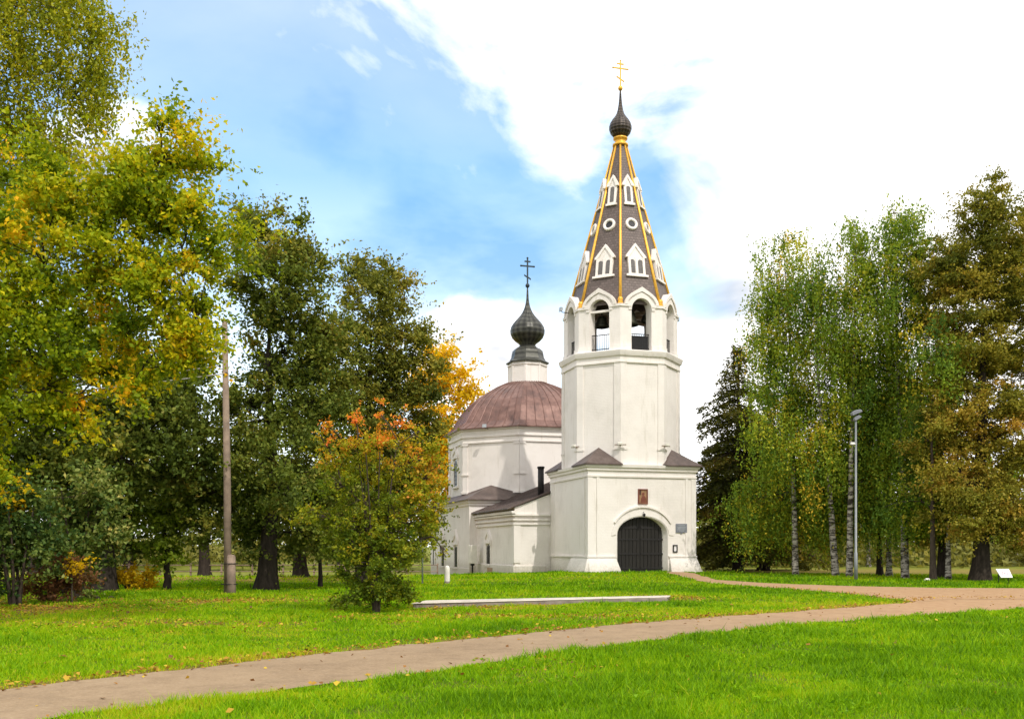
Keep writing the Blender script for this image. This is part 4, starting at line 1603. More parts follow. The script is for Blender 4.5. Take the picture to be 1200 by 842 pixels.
def conifer(name, label, bx, d, top_py, low_py, half_px, lmat, bark, trunk_r, seed=0, ls=0.26, dens=1.0, group=None, droop=0.25, prof=0.8, tint=.4, sparse=0.0, step=0.42, round_=0.0):
    rng = np.random.default_rng(seed + 500)
    X0 = wx(bx, d)
    g0 = float(gh(X0, d))
    t = empty(name, (X0, d, g0))
    tag(t, label, 'tree', group)
    H = wz(top_py, d) - g0
    zl = wz(low_py, d) - g0
    Rm = half_px * d / FPX
    W = Wood()
    zz = np.linspace(-.3, H, 20)
    P = wander(np.stack([0 * zz, 0 * zz, zz], 1), trunk_r * .06, rng)
    q = np.linspace(0, 1, 20)
    W.tube(P, trunk_r * (1 - q) ** .85 * (1 + .5 * np.exp(-q * 22)) + .012, 10)
    LV, LF, LA, nv = [], [], [], 0
    z = zl
    while z < H - .15:
        f = (z - zl) / (H - zl)
        Rr = Rm * ((1 - f) ** prof) * (1 - round_ * (1 - f) ** 5) + .12
        nb = rng.integers(5, 8)
        a0 = rng.uniform(0, 6.28)
        for b in range(nb):
            if rng.uniform() < sparse:
                continue
            a = a0 + 2 * math.pi * b / nb + rng.normal() * .25
            ln = Rr * rng.uniform(.5, 1.22)
            dirv = np.array([math.cos(a), math.sin(a), 0])
            zb = z + rng.normal() * .12
            p0 = np.array([0, 0, zb + .1 * ln])
            p2 = dirv * ln + np.array([0, 0, zb - droop * ln + .05])
            p1 = dirv * ln * .5 + np.array([0, 0, zb + .08 * ln])
            bough = bez(p0, p1, p2, 7)
            W.tube(bough, np.linspace(.02 + .018 * ln, .007, 7), 4, 1.0)
            m = int(dens * (26 + 95 * ln * max(.5, ln * .5)) * (.26 / ls) ** 2 * .55)
            ff = rng.uniform(.12, 1.02, m) ** .8
            base = np.stack([np.interp(ff, np.linspace(0, 1, 7), bough[:, k]) for k in range(3)], 1)
            side = np.array([-dirv[1], dirv[0], 0])
            lat = rng.normal(size=m) * (.34 * ln * (1.05 - ff) + .10)
            pos = base + side * lat[:, None] + rng.normal(size=(m, 3)) * np.array([.06, .06, .07])
            pos[:, 2] -= np.abs(lat) * .25 + np.abs(rng.normal(size=m)) * .14
            dr = dirv * .8 + side * np.sign(lat)[:, None] * .8 + rng.normal(size=(m, 3)) * .45 + np.array([0, 0, -.25])
            V, F = quads(pos, ls, None, .8, .34, dr, rng)
            LV.append(V)
            LF.append(F + nv)
            nv += len(V)
            LA.append(np.clip(tint + rng.normal() * .20 + rng.normal(size=m) * .13, 0, 1))
        z += step * rng.uniform(.75, 1.25) * (1 - .35 * f)
    W.build('trunk', bark, t)
    np_mesh('crown', np.concatenate(LV), np.concatenate(LF), lmat, t, np.concatenate(LA))
    return t


def plant_trees():
    dk, md, bi = MAT['bark_dark'], MAT['bark_mid'], MAT['bark_birch']
    # --- near oak on the left, its trunk outside the picture
    leafy_tree('oak_tree', 'near oak with green and orange leaves and dark arching limbs on left', -75, 19, [
        (188, 185, 48, 50), (186, 155, 26, 26), (155, 180, 38, 38), (130, 230, 50, 40), (180, 235, 56, 40), (212, 245, 34, 40), (130, 265, 75, 50), (215, 300, 58, 46), (245, 285, 34, 32), (60, 300, 75, 60),
        (150, 355, 85, 48), (232, 375, 34, 40), (195, 400, 50, 35, None, .10), (40, 390, 75, 50), (110, 425, 65, 28), (150, 450, 32, 22, None, .12), (95, 478, 16, 28, None, .16),
        (20, 470, 55, 40), (60, 440, 50, 30), (-25, 540, 34, 40), (-80, 200, 110, 110), (-110, 350, 120, 110), (-60, 470, 70, 60), (60, 235, 60, 40)],
        'oak', MAT['l_oak'], dk, .36, ls=.10, cover=2.3, cs=.40, tint=.29, tvar=.12, cvar=.18, trunk=[(-75, 745), (-80, 600), (-72, 470), (-50, 330), (-20, 220)], seed=1, fork=.30, upfirst=.35)
    leafy_tree('birch_tree', 'tall yellowing birch with hanging twigs at the top left corner', -70, 25, [
        (30, 20, 80, 60), (100, 10, 45, 40), (60, 80, 55, 45), (110, 65, 20, 40), (0, 110, 70, 60), (62, 150, 40, 40), (90, 110, 20, 45), (20, 200, 65, 50), (70, 205, 28, 40), (-10, 270, 60, 45),
        (-90, 60, 90, 90), (-110, 200, 90, 90), (20, -60, 90, 60), (-60, -90, 80, 60), (122, 25, 22, 30), (40, 265, 40, 40)],
        'birch', MAT['l_birchgold'], bi, .22, ls=.10, cover=1.5, cs=.5, tint=.32, tvar=.14, hang=1.5, seed=2, wood_w=1.0, trunk=[(-70, 705), (-75, 450), (-60, 200), (-30, -60)])
    # --- lindens behind the pole
    G = 'old dark lindens on the left lawn'
    leafy_tree('linden_tree', 'dark linden with thick trunk behind the yellow bush', 119, 35.5, [
        (120, 500, 80, 70), (70, 560, 60, 55), (190, 520, 60, 65), (200, 580, 40, 34, 2.0), (130, 600, 60, 40), (150, 430, 70, 60), (228, 440, 34, 45), (50, 450, 70, 60), (100, 640, 55, 22),
        (60, 380, 60, 60), (215, 490, 34, 45), (20, 520, 60, 60), (5, 590, 50, 60)],
        'linden', MAT['l_linden'], dk, .46, ls=.17, cover=2.4, cs=.6, tint=.30, seed=3, group=G, fork=.22)
    leafy_tree('linden_tree', 'tallest dark linden with split trunk right of the wooden pole', 311, 36.3, [
        (285, 262, 34, 36, None, .1, .95), (325, 285, 42, 42, None, .1, .95), (372, 300, 26, 32, None, .1, .95), (300, 335, 52, 44, None, .05, .95), (355, 350, 48, 48, None, .05, .95), (385, 395, 36, 46, None, .06),
        (330, 415, 70, 40, None, 0, .95), (290, 480, 50, 50, None, 0, .95), (355, 480, 60, 55), (270, 560, 50, 50), (340, 560, 70, 55), (238, 580, 36, 40), (400, 590, 50, 45), (300, 625, 56, 28), (375, 635, 50, 22), (240, 630, 34, 26), (215, 540, 28, 44)],
        'linden', MAT['l_linden'], dk, .36, ls=.15, cover=2.2, cs=.55, tint=.36, seed=4, stems=1, group=G, fork=.16, twig=1.3, upfirst=.8)
    leafy_tree('linden_tree', 'olive linden with ragged top behind the small reddening tree', 428, 41, [
        (438, 312, 30, 28, None, .1, .95), (462, 345, 24, 30, None, .1, .95), (425, 365, 44, 40, None, .08, .95), (466, 390, 32, 36, None, .1, .95), (488, 425, 28, 36, None, .1, .95), (410, 430, 56, 50), (460, 450, 48, 46),
        (490, 480, 28, 44, None, .06), (440, 510, 60, 56), (400, 560, 56, 50), (470, 560, 46, 50), (430, 610, 60, 40), (480, 610, 34, 40), (460, 645, 40, 16), (400, 645, 40, 18)],
        'linden', MAT['l_linden2'], dk, .36, ls=.15, cover=2.5, cs=.55, tint=.26, seed=5, stems=1, group=G, upfirst=.8)
    leafy_tree('linden_tree', 'dim linden seen behind the trunks, between pole and linden trunk', 353, 52, [
        (350, 600, 50, 40), (300, 610, 40, 34), (395, 610, 40, 34), (350, 545, 50, 40)],
        'linden', MAT['l_linden'], dk, .42, ls=.2, cover=2.2, cs=.6, tint=.3, seed=6, group=G)
    leafy_tree('young_tree', 'slim young tree stem under the dark lindens, left of reddening tree', 375, 39, [
        (372, 620, 18, 22), (380, 600, 18, 22)], 'y', MAT['l_linden'], dk, .10, ls=.15, cover=2.2, cs=.4, tint=.35, seed=7)
    leafy_tree('young_tree', 'fresh green young tree with bare stem left of the wooden pole', 195, 36.5, [
        (188, 620, 26, 24), (172, 600, 22, 20), (205, 640, 24, 18), (185, 645, 20, 12), (205, 610, 20, 22)],
        'y', MAT['l_young'], dk, .16, ls=.16, cover=2.2, cs=.45, tint=.45, seed=8)
    leafy_tree('golden_tree', 'golden autumn tree between linden and church apse', 512, 94, [
        (518, 434, 32, 26), (538, 468, 22, 34), (500, 465, 30, 36), (538, 505, 16, 30), (515, 510, 34, 40), (495, 540, 34, 44), (525, 560, 26, 40), (505, 590, 36, 40), (520, 420, 14, 12)],
        'g', MAT['l_gold'], md, .35, ls=.33, cover=2.4, cs=1.0, tint=.45, tvar=.18, seed=9)
    for i, (px, dd, top, half, lab) in enumerate((
            (40, 62, 430, 70, 'dark linden far back at the left edge behind the shrubs'),
            (150, 68, 440, 70, 'dark linden far back between the thick trunk and the fresh green young tree'),
            (240, 66, 430, 60, 'dark linden far back just left of the wooden pole'),
            (400, 70, 430, 60, 'dark linden far back right of the split trunk linden'))):
        hb = 640 - top
        leafy_tree('linden_tree', lab, px, dd, [(px, top + hb * .22, half * .7, hb * .22), (px - half * .5, top + hb * .5, half * .7, hb * .26), (px + half * .5, top + hb * .5, half * .7, hb * .26), (px, top + hb * .75, half * .9, hb * .2), (px - half * .7, top + hb * .82, half * .5, hb * .14), (px + half * .7, top + hb * .82, half * .5, hb * .14)],
                   'linden', MAT['l_linden'], dk, .4, ls=.27, cover=1.1, cs=.9, tint=.3, seed=60 + i, group='dark lindens far back on the left')
    # --- left undergrowth
    GB = 'shrubs along the left edge'
    leafy_tree('shrub', 'dark bluish green shrub with many stems at the left edge', 18, 26.5, [
        (15, 640, 45, 34), (40, 620, 34, 40), (0, 600, 40, 36), (8, 575, 28, 28), (-25, 630, 36, 50), (50, 655, 22, 22), (-5, 670, 26, 20)],
        's', MAT['l_shrub'], md, .075, ls=.12, cover=2.2, cs=.35, tint=.28, seed=10, stems=7, group=GB, cat='shrub', fork=.1)
    leafy_tree('shrub', 'pale leaved tall shrub in front of the thick linden trunk', 92, 30, [
        (100, 580, 40, 30, None, .05), (125, 600, 28, 34, None, .1), (75, 610, 36, 34), (115, 640, 34, 24), (85, 655, 34, 22), (135, 630, 16, 22, None, .1), (95, 550, 24, 20, None, .1), (60, 640, 22, 26)],
        's', MAT['l_shrub'], md, .07, ls=.15, cover=1.9, cs=.40, tint=.46, tvar=.16, seed=11, stems=5, group=GB, cat='shrub', fork=.1)
    leafy_tree('shrub', 'russet low shrub between the dark shrub and linden trunk', 62, 28, [
        (62, 676, 28, 18), (90, 670, 22, 18), (48, 692, 24, 11), (78, 692, 26, 11), (72, 660, 18, 14)],
        's', MAT['l_russet'], md, .03, ls=.11, cover=1.8, cs=.25, tint=.5, seed=12, stems=5, group=GB, cat='shrub', fork=.1)
    leafy_tree('sapling', 'thin sapling with a yellow tuft above the russet shrub', 84, 27.4, [
        (88, 668, 11, 6), (80, 666, 8, 6)], 's', MAT['l_gold'], md, .03, ls=.11, cover=1.6, cs=.2, tint=.35, seed=13, cat='sapling')
    leafy_tree('young_tree', 'slender tree with bright yellow leaves among the left shrubs', 58, 29.4, [
        (50, 560, 13, 12, -2.6, -.1), (57, 576, 17, 12, -2.6, 0), (72, 588, 14, 11, -2.6, .0), (66, 598, 11, 9, -2.5, .0)],
        'y', MAT['l_gold'], md, .04, ls=.11, cover=2.0, cs=.22, tint=.5, seed=14)
    leafy_tree('shrub', 'bright golden round bush behind the lawn', 148, 36.5, [
        (142, 683, 15, 12), (158, 684, 17, 12), (150, 675, 15, 11), (172, 680, 9, 10, None, .2)],
        's', MAT['l_gold'], md, .04, ls=.13, cover=2.0, cs=.3, tint=.42, seed=15, stems=4, group=GB, cat='shrub', fork=.05)
    leafy_tree('shrub', 'low olive weedy bush at the edge of the left lawn', 118, 29.5, [
        (105, 700, 22, 9), (130, 702, 20, 8), (80, 704, 20, 7)], 's', MAT['l_shrub'], md, .02, ls=.10, cover=1.3, cs=.2, tint=.55, seed=16, stems=4, group=GB, cat='shrub', fork=.05)
    # --- small reddening tree in the middle
    leafy_tree('small_tree', 'small bushy tree with red leaf tips standing on the open lawn', 441, 23.8, [
        (440, 692, 38, 18, None, -.16, 1.9), (415, 700, 20, 12, None, -.16, 1.7), (466, 700, 20, 12, None, -.14, 1.7), (440, 668, 40, 22, None, -.14, 1.7), (425, 640, 46, 24, None, -.10, 1.4), (462, 645, 36, 26, None, -.08, 1.3),
        (420, 615, 50, 26, None, -.04), (470, 615, 40, 32), (385, 604, 32, 14, None, .02), (360, 600, 17, 9, None, .04), (440, 580, 50, 30), (490, 590, 24, 30, None, .14), (400, 572, 30, 18), (500, 560, 17, 24, None, .38),
        (440, 548, 42, 22, None, .10), (392, 545, 20, 16, None, .24), (482, 540, 28, 20, None, .34), (425, 522, 28, 14, None, .32), (465, 516, 20, 14, None, .36),
        (384, 502, 6, 18, None, .42, .8), (376, 515, 5, 12, None, .3, .8), (418, 498, 6, 16, None, .5), (446, 489, 5, 16, None, .55), (470, 494, 6, 12, None, .48), (493, 508, 6, 16, None, .28), (508, 525, 8, 18, None, .26), (404, 522, 10, 14, None, .26),
        (512, 600, 11, 26, None, .18), (506, 632, 10, 12, None, .05, .8), (520, 648, 7, 7, None, .1, .8)],
        'r', MAT['l_red'], md, .035, ls=.08, cover=1.25, cs=.20, tint=.21, tvar=.11, cvar=.10, stems=8, seed=17, fork=.10, upfirst=.7)
    # --- right: dark conifers by the tower
    GC = 'conifers to the right of the church'
    conifer('spruce_tree', 'dark ragged spruce standing right behind the bell tower', 865, 60, 405, 646, 92, MAT['l_fir'], dk, .28, seed=1, ls=.25, dens=1.0, group=GC, sparse=.18, prof=.7, tint=.35)
    conifer('spruce_tree', 'low dark spruce between the ragged spruce and the birches', 898, 66, 490, 648, 66, MAT['l_fir'], dk, .22, seed=2, ls=.36, dens=.9, group=GC, prof=.6, tint=.42)
    def rusty(label, bx, d, rows, seed, r):
        rg = np.random.default_rng(seed)
        lob = []
        for py, x0, x1 in rows:
            n = max(1, int(round((x1 - x0) / 46)))
            for i in range(n):
                w = (x1 - x0) / n
                lob.append((x0 + w * (i + .5) + rg.uniform(-8, 8), py + rg.uniform(-9, 9), w * .66 + 6, 25 + rg.uniform(-3, 5), None, rg.uniform(-.12, .14) + (.06 if py > 420 else -.06)))
        leafy_tree('larch_tree', label, bx, d, lob, 'n', MAT['l_spruce'], dk, r, ls=.13, cover=2.3, cs=.6, tint=.36, tvar=.10, cvar=.14, seed=seed, group='rusty larches on the right', flatz=.5, upfirst=.3, fork=.12)
    rusty('tallest rusty larch with blunt top and thick dark trunk near the white board', 1148, 46, [(238, 1148, 1180), (258, 1134, 1196), (282, 1124, 1204), (305, 1112, 1204), (340, 1104, 1206), (375, 1098, 1208), (410, 1094, 1206),
          (445, 1090, 1210), (480, 1086, 1212), (515, 1084, 1212), (550, 1084, 1214), (585, 1086, 1214), (612, 1094, 1210)], 3, .38)
    rusty('rusty larch standing between spotted birch and the tallest larch', 1104, 49, [(292, 1088, 1122), (310, 1080, 1126), (330, 1076, 1128), (370, 1072, 1126), (410, 1070, 1126), (450, 1068, 1126), (495, 1068, 1126), (540, 1068, 1126), (585, 1070, 1124), (612, 1076, 1120)], 4, .24)
    rusty('rusty larch cut by the right edge of the view', 1224, 48, [(268, 1192, 1240), (298, 1184, 1256), (330, 1180, 1264), (380, 1176, 1270), (430, 1172, 1274), (480, 1170, 1276), (530, 1170, 1276), (580, 1172, 1276), (612, 1178, 1268)], 5, .36)
    # --- birches
    GR = 'birches on the right'
    leafy_tree('birch_tree', 'leftmost birch with hanging boughs beside the dark spruce', 932, 52.5, [
        (918, 285, 29, 20), (905, 330, 31, 34), (930, 325, 34, 30), (895, 380, 29, 34), (925, 395, 46, 44), (905, 445, 36, 40), (938, 470, 43, 44), (910, 515, 46, 44), (945, 540, 41, 44, 1.6), (915, 580, 50, 40, 1.6), (890, 590, 43, 30, 1.6), (940, 590, 46, 30, 1.6)],
        'b', MAT['l_birch'], bi, .22, ls=.14, cover=1.25, cs=.6, tint=.42, cvar=.2, hang=2.3, seed=20, group=GR, wood_w=1.0, trunk=[(932, 676), (930, 560), (926, 420), (918, 285)])
    leafy_tree('birch_tree', 'birch with pale leaning trunk left of the street lamp', 981, 51.0, [
        (960, 300, 24, 22), (945, 340, 29, 30), (975, 345, 36, 36), (960, 400, 43, 44), (990, 420, 36, 44), (950, 460, 36, 44, 1.6), (980, 490, 46, 46), (955, 530, 41, 44), (990, 560, 41, 46, 1.6), (965, 590, 48, 30, 1.6), (975, 590, 41, 30, 1.6)],
        'b', MAT['l_birch'], bi, .23, ls=.135, cover=1.3, cs=.6, tint=.38, cvar=.2, hang=2.1, seed=21, group=GR, wood_w=1.0, trunk=[(981, 678), (976, 600), (966, 520), (956, 420), (960, 300)])
    leafy_tree('birch_tree', 'birch with whitish upright trunk just left of the lamp post', 994, 50.2, [
        (1003, 268, 22, 22, None, .12), (1000, 310, 29, 30, None, .06), (1018, 330, 29, 30), (1000, 370, 36, 40), (1020, 400, 36, 44), (1000, 450, 41, 46), (1025, 490, 36, 46), (1000, 540, 43, 46, 1.6), (1025, 570, 36, 44, 1.6), (1005, 590, 41, 30, 1.6)],
        'b', MAT['l_birch'], bi, .22, ls=.135, cover=1.3, cs=.6, tint=.36, cvar=.2, hang=2.1, seed=22, group=GR, wood_w=1.0, trunk=[(994, 678), (996, 560), (1000, 420), (1003, 265)])
    leafy_tree('birch_tree', 'tallest birch with thick spotted trunk right of the lamp', 1061, 49.5, [
        (1048, 255, 24, 24), (1062, 265, 24, 30), (1035, 290, 26, 34), (1065, 320, 34, 40), (1042, 350, 36, 40), (1065, 400, 38, 44), (1040, 430, 36, 44), (1068, 470, 38, 46), (1045, 510, 38, 44), (1070, 550, 41, 46, 1.6), (1048, 590, 41, 30, 1.6)],
        'b', MAT['l_birch'], bi, .26, ls=.135, cover=1.35, cs=.6, tint=.38, cvar=.2, hang=2.1, seed=23, group=GR, wood_w=1.0, trunk=[(1061, 680), (1058, 560), (1052, 420), (1048, 245)])
    leafy_tree('birch_tree', 'thin dark trunked birch close behind the lamp on its right', 1031, 53, [
        (1030, 470, 36, 44), (1020, 530, 41, 44), (1045, 540, 36, 44, 1.6), (1030, 590, 43, 30, 1.6)],
        'b', MAT['l_birch'], dk, .16, ls=.135, cover=1.1, cs=.6, tint=.22, cvar=.2, hang=1.6, seed=24, group=GR, wood_w=1.0)
    leafy_tree('birch_tree', 'slim pale birch stem between lamp and thick spotted birch', 1042, 52, [
        (1040, 420, 31, 44), (1050, 490, 34, 44), (1035, 560, 36, 44, 1.6)],
        'b', MAT['l_birch'], bi, .14, ls=.135, cover=1.0, cs=.6, tint=.28, cvar=.2, hang=1.6, seed=25, group=GR, wood_w=1.0)
    leafy_tree('birch_tree', 'slim birch stem with reddish bark left of the paired trunks', 1094, 46, [
        (1090, 420, 36, 44), (1095, 500, 38, 50, 1.6), (1088, 580, 43, 40, 1.6)],
        'b', MAT['l_birch'], md, .14, ls=.135, cover=1.0, cs=.6, tint=.26, cvar=.2, hang=1.6, seed=26, group=GR, wood_w=1.0)
    leafy_tree('birch_tree', 'slim birch far behind, between ragged spruce and leftmost birch', 890, 66, [
        (890, 560, 36, 40, 1.6), (900, 590, 41, 30, 1.6), (885, 590, 41, 30, 1.6)],
        'b', MAT['l_birch'], dk, .16, ls=.24, cover=1.3, cs=.7, tint=.26, cvar=.2, hang=1.6, seed=27, group=GR, wood_w=1.0)
    leafy_tree('birch_tree', 'slender birch close beside the paired trunks under the larches', 1111, 47, [
        (1110, 560, 36, 40, 1.6), (1120, 590, 41, 30, 1.6), (1100, 590, 36, 30, 1.6)],
        'b', MAT['l_birch'], bi, .15, ls=.135, cover=1.35, cs=.6, tint=.24, hang=1.2, seed=28, group=GR, wood_w=1.0)
    # thin trees farther back on the right
    k = 0
    labs = ['thin pale tree far back under the birches, nearest the tower', 'thin far tree behind the leftmost birch trunk', 'thin far tree midway between leftmost birch and lamp', 'thin far tree just right of the lamp post',
            'thin far tree behind the thick spotted birch', 'thin far tree behind the paired trunks', 'thin far tree left of the white board', 'thin far tree at the right edge behind the white board']
    for px, dd in ((848, 84), (915, 80), (957, 90), (1018, 78), (1075, 86), (1120, 82), (1162, 80), (1192, 88)):
        leafy_tree('thin_tree', labs[k], px, dd, [(px, 590, 30, 30), (px - 14, 612, 26, 20), (px + 14, 608, 28, 24), (px, 550, 24, 30)], 't',
                   MAT['l_birch'], [dk, bi][k % 2], .16, ls=.28, cover=1.3, cs=.8, tint=.42, hang=1.2, seed=40 + k, group='thin trees far back on the right', wood_w=1.0)
        k += 1


plant_trees()


def far_wood():
    rng = np.random.default_rng(77)
    LV, LF, LA, nv = [], [], [], 0
    for i in range(1150):
        az = rng.uniform(-44, 44)
        dd = rng.uniform(74, 135)
        x, y = dd * math.tan(R(az)), dd
        hgt = rng.uniform(1.8, 4.8) if az > 5 else rng.uniform(1.0, 3.0)
        if -6 < az < 10 or (az < -6 and dd < 98):
            continue
        m = 150
        w = rng.uniform(1.5, 4)
        u = rng.normal(size=(m, 3)) * np.array([w * .45, w * .45, 1])
        pos = np.array([x, y, float(gh(x, y))]) + u
        pos[:, 2] = np.abs(rng.normal(size=m)) * hgt * .5 * (1 - .1 * np.abs(u[:, 0]) / w) + .05
        V, F = quads(pos, .5, None, .4, .6, None, rng)
        LV.append(V)
        LF.append(F + nv)
        nv += len(V)
        LA.append(np.clip(.5 + rng.normal() * .2 + rng.normal(size=m) * .12, 0, 1))
    tag(np_mesh('far_wood', np.concatenate(LV), np.concatenate(LF), MAT['l_wood'], None, np.concatenate(LA)),
        'yellowish far undergrowth seen beneath the trees', 'undergrowth', kind='stuff')


far_wood()

# ------------------------------------------------------------------ grass, weeds, fallen leaves


SLAB = [gpt(484, 712.5), gpt(782, 704.5), (4.7, 29.35), (-2.3, 26.75)]
slab_poly = np.array(SLAB)
cbx = np.array([tuple(church_pt(x, y, 0))[:2] for x, y in ((-3.6, -3.4), (3.6, -3.4), (3.6, 3.2), (6.2, 3.2), (6.2, 30), (-6.2, 30), (-6.2, 12.3), (-5.6, 12.3), (-5.6, 3.2), (-3.6, 3.2))])


def build_grass():
    rng = np.random.default_rng(5)
    xs, ys = [], []
    for d0, d1, dens in ((7.5, 11, 3000), (11, 15, 1900), (15, 20, 1000), (20, 28, 520), (28, 40, 230), (40, 56, 110)):
        area = .62 * (d1 * d1 - d0 * d0)
        n = int(area * dens)
        y = np.sqrt(rng.uniform(d0 * d0, d1 * d1, n))
        x = rng.uniform(-.62, .62, n) * y
        xs.append(x)
        ys.append(y)
    x, y = np.concatenate(xs), np.concatenate(ys)
    bad = in_poly(x, y, poly_main) | in_poly(x, y, poly_far) | in_poly(x, y, slab_poly) | in_poly(x, y, cbx)
    keep = ~bad & (rng.uniform(size=len(x)) > .9 * litter_at(x, y) * sstep(.2, .48, vnoise(x, y, 1.3, 31) * .6 + vnoise(x, y, 5.0, 32) * .4))
    keep &= rng.uniform(size=len(x)) < .2 + 1.1 * vnoise(x, y, 2.3, 3)
    x, y = x[keep], y[keep]
    n = len(x)
    cl = vnoise(x, y, .9, 1) * .6 + vnoise(x, y, 3.1, 2) * .4
    big = vnoise(x, y, .22, 8)
    near_low = (y < np.interp(x, ml[:, 0], ml[:, 1], left=7, right=25)).astype(float)
    h = (.018 + .105 * cl ** 1.6 * rng.uniform(.4, 1.5, n)) * (1 + .35 * near_low) * (1 + .012 * np.maximum(0, y - 12))
    tall = rng.uniform(size=n) < .02
    h = np.where(tall, h * 1.7, h)
    w = np.clip(.0050 * y / 8, .0052, .034) * rng.uniform(.6, 1.5, n)
    a = rng.uniform(0, 2 * np.pi, n)
    lean = rng.normal(size=(n, 2)) * .55 * h[:, None]
    z = gh(x, y)
    cx, sx = np.cos(a) * w, np.sin(a) * w
    V = np.empty((n, 3, 3))
    V[:, 0] = np.stack([x - cx, y - sx, z - .005], 1)
    V[:, 1] = np.stack([x + cx, y + sx, z - .005], 1)
    V[:, 2] = np.stack([x + lean[:, 0], y + lean[:, 1], z + h], 1)
    lit = litter_at(x, y)
    far_side = (1 - near_low) * sstep(34, 26, y)
    dry = sstep(.60, .80, vnoise(x, y, .55, 51) * .6 + vnoise(x, y, 2.2, 52) * .4)
    tint = .28 + .45 * (big - .5) + .32 * (vnoise(x, y, .6, 53) - .5) + .24 * dry - .34 * (cl - .5) + .12 * far_side + rng.normal(size=n) * .20 + .30 * lit
    o = np_mesh('grass', V.reshape(-1, 3), np.arange(3 * n).reshape(-1, 3), MAT['grass'], None, np.clip(tint, 0, 1))
    tag(o, 'short bright green lawn grass', 'grass', kind='stuff')


def build_weeds():
    rng = np.random.default_rng(9)
    LV, LF, LA, nv = [], [], [], 0
    n = 2600
    y = np.sqrt(rng.uniform(8.5 ** 2, 32 ** 2, n))
    x = rng.uniform(-.6, .6, n) * y
    ok = ~(in_poly(x, y, poly_main) | in_poly(x, y, poly_far) | in_poly(x, y, slab_poly)) & (vnoise(x, y, .5, 21) > .52)
    for px, py in zip(x[ok], y[ok]):
        m = rng.integers(7, 16)
        a = rng.uniform(0, 6.28, m)
        r = rng.uniform(.02, .13, m)
        pos = np.stack([px + np.cos(a) * r, py + np.sin(a) * r, float(gh(px, py)) + rng.uniform(.02, .09, m)], 1)
        dr = np.stack([np.cos(a), np.sin(a), rng.uniform(.1, .6, m)], 1)
        V, F = quads(pos, rng.uniform(.035, .07), None, 1.2, .45, dr, rng)
        LV.append(V)
        LF.append(F + nv)
        nv += len(V)
        LA.append(np.clip(rng.uniform(.05, .35) + rng.normal(size=m) * .10, 0, 1))
    o = np_mesh('weeds', np.concatenate(LV), np.concatenate(LF), MAT['grass'], None, np.concatenate(LA))
    tag(o, 'broad leaved weeds scattered in the lawn', 'weeds', kind='stuff')


def build_litter():
    rng = np.random.default_rng(15)
    n = 190000
    y = np.sqrt(rng.uniform(8.5 ** 2, 40 ** 2, n))
    x = rng.uniform(-.62, .62, n) * y
    p = litter_at(x, y) ** 1.3 * .7 + .0025
    p = np.where(in_poly(x, y, poly_main), .006 + .5 * np.exp(-(edge_dist(x, y, mu[::8]) / .14) ** 2), p)
    ok = (rng.uniform(size=n) < p) & ~in_poly(x, y, slab_poly)
    x, y = x[ok], y[ok]
    n = len(x)
    pos = np.stack([x, y, gh(x, y) + np.where(in_poly(x, y, poly_main), .02, rng.uniform(.02, .07, n))], 1)
    V, F = quads(pos, rng.uniform(.035, .09, n), None, 3.0, .75, None, rng)
    o = np_mesh('fallen_leaves', V, F, MAT['litter'], None, rng.uniform(0, 1, n))
    tag(o, 'fallen brown and yellow leaves on grass and path edges', 'fallen leaves', kind='stuff')


build_grass()
build_weeds()
build_litter()

# ------------------------------------------------------------------ small things


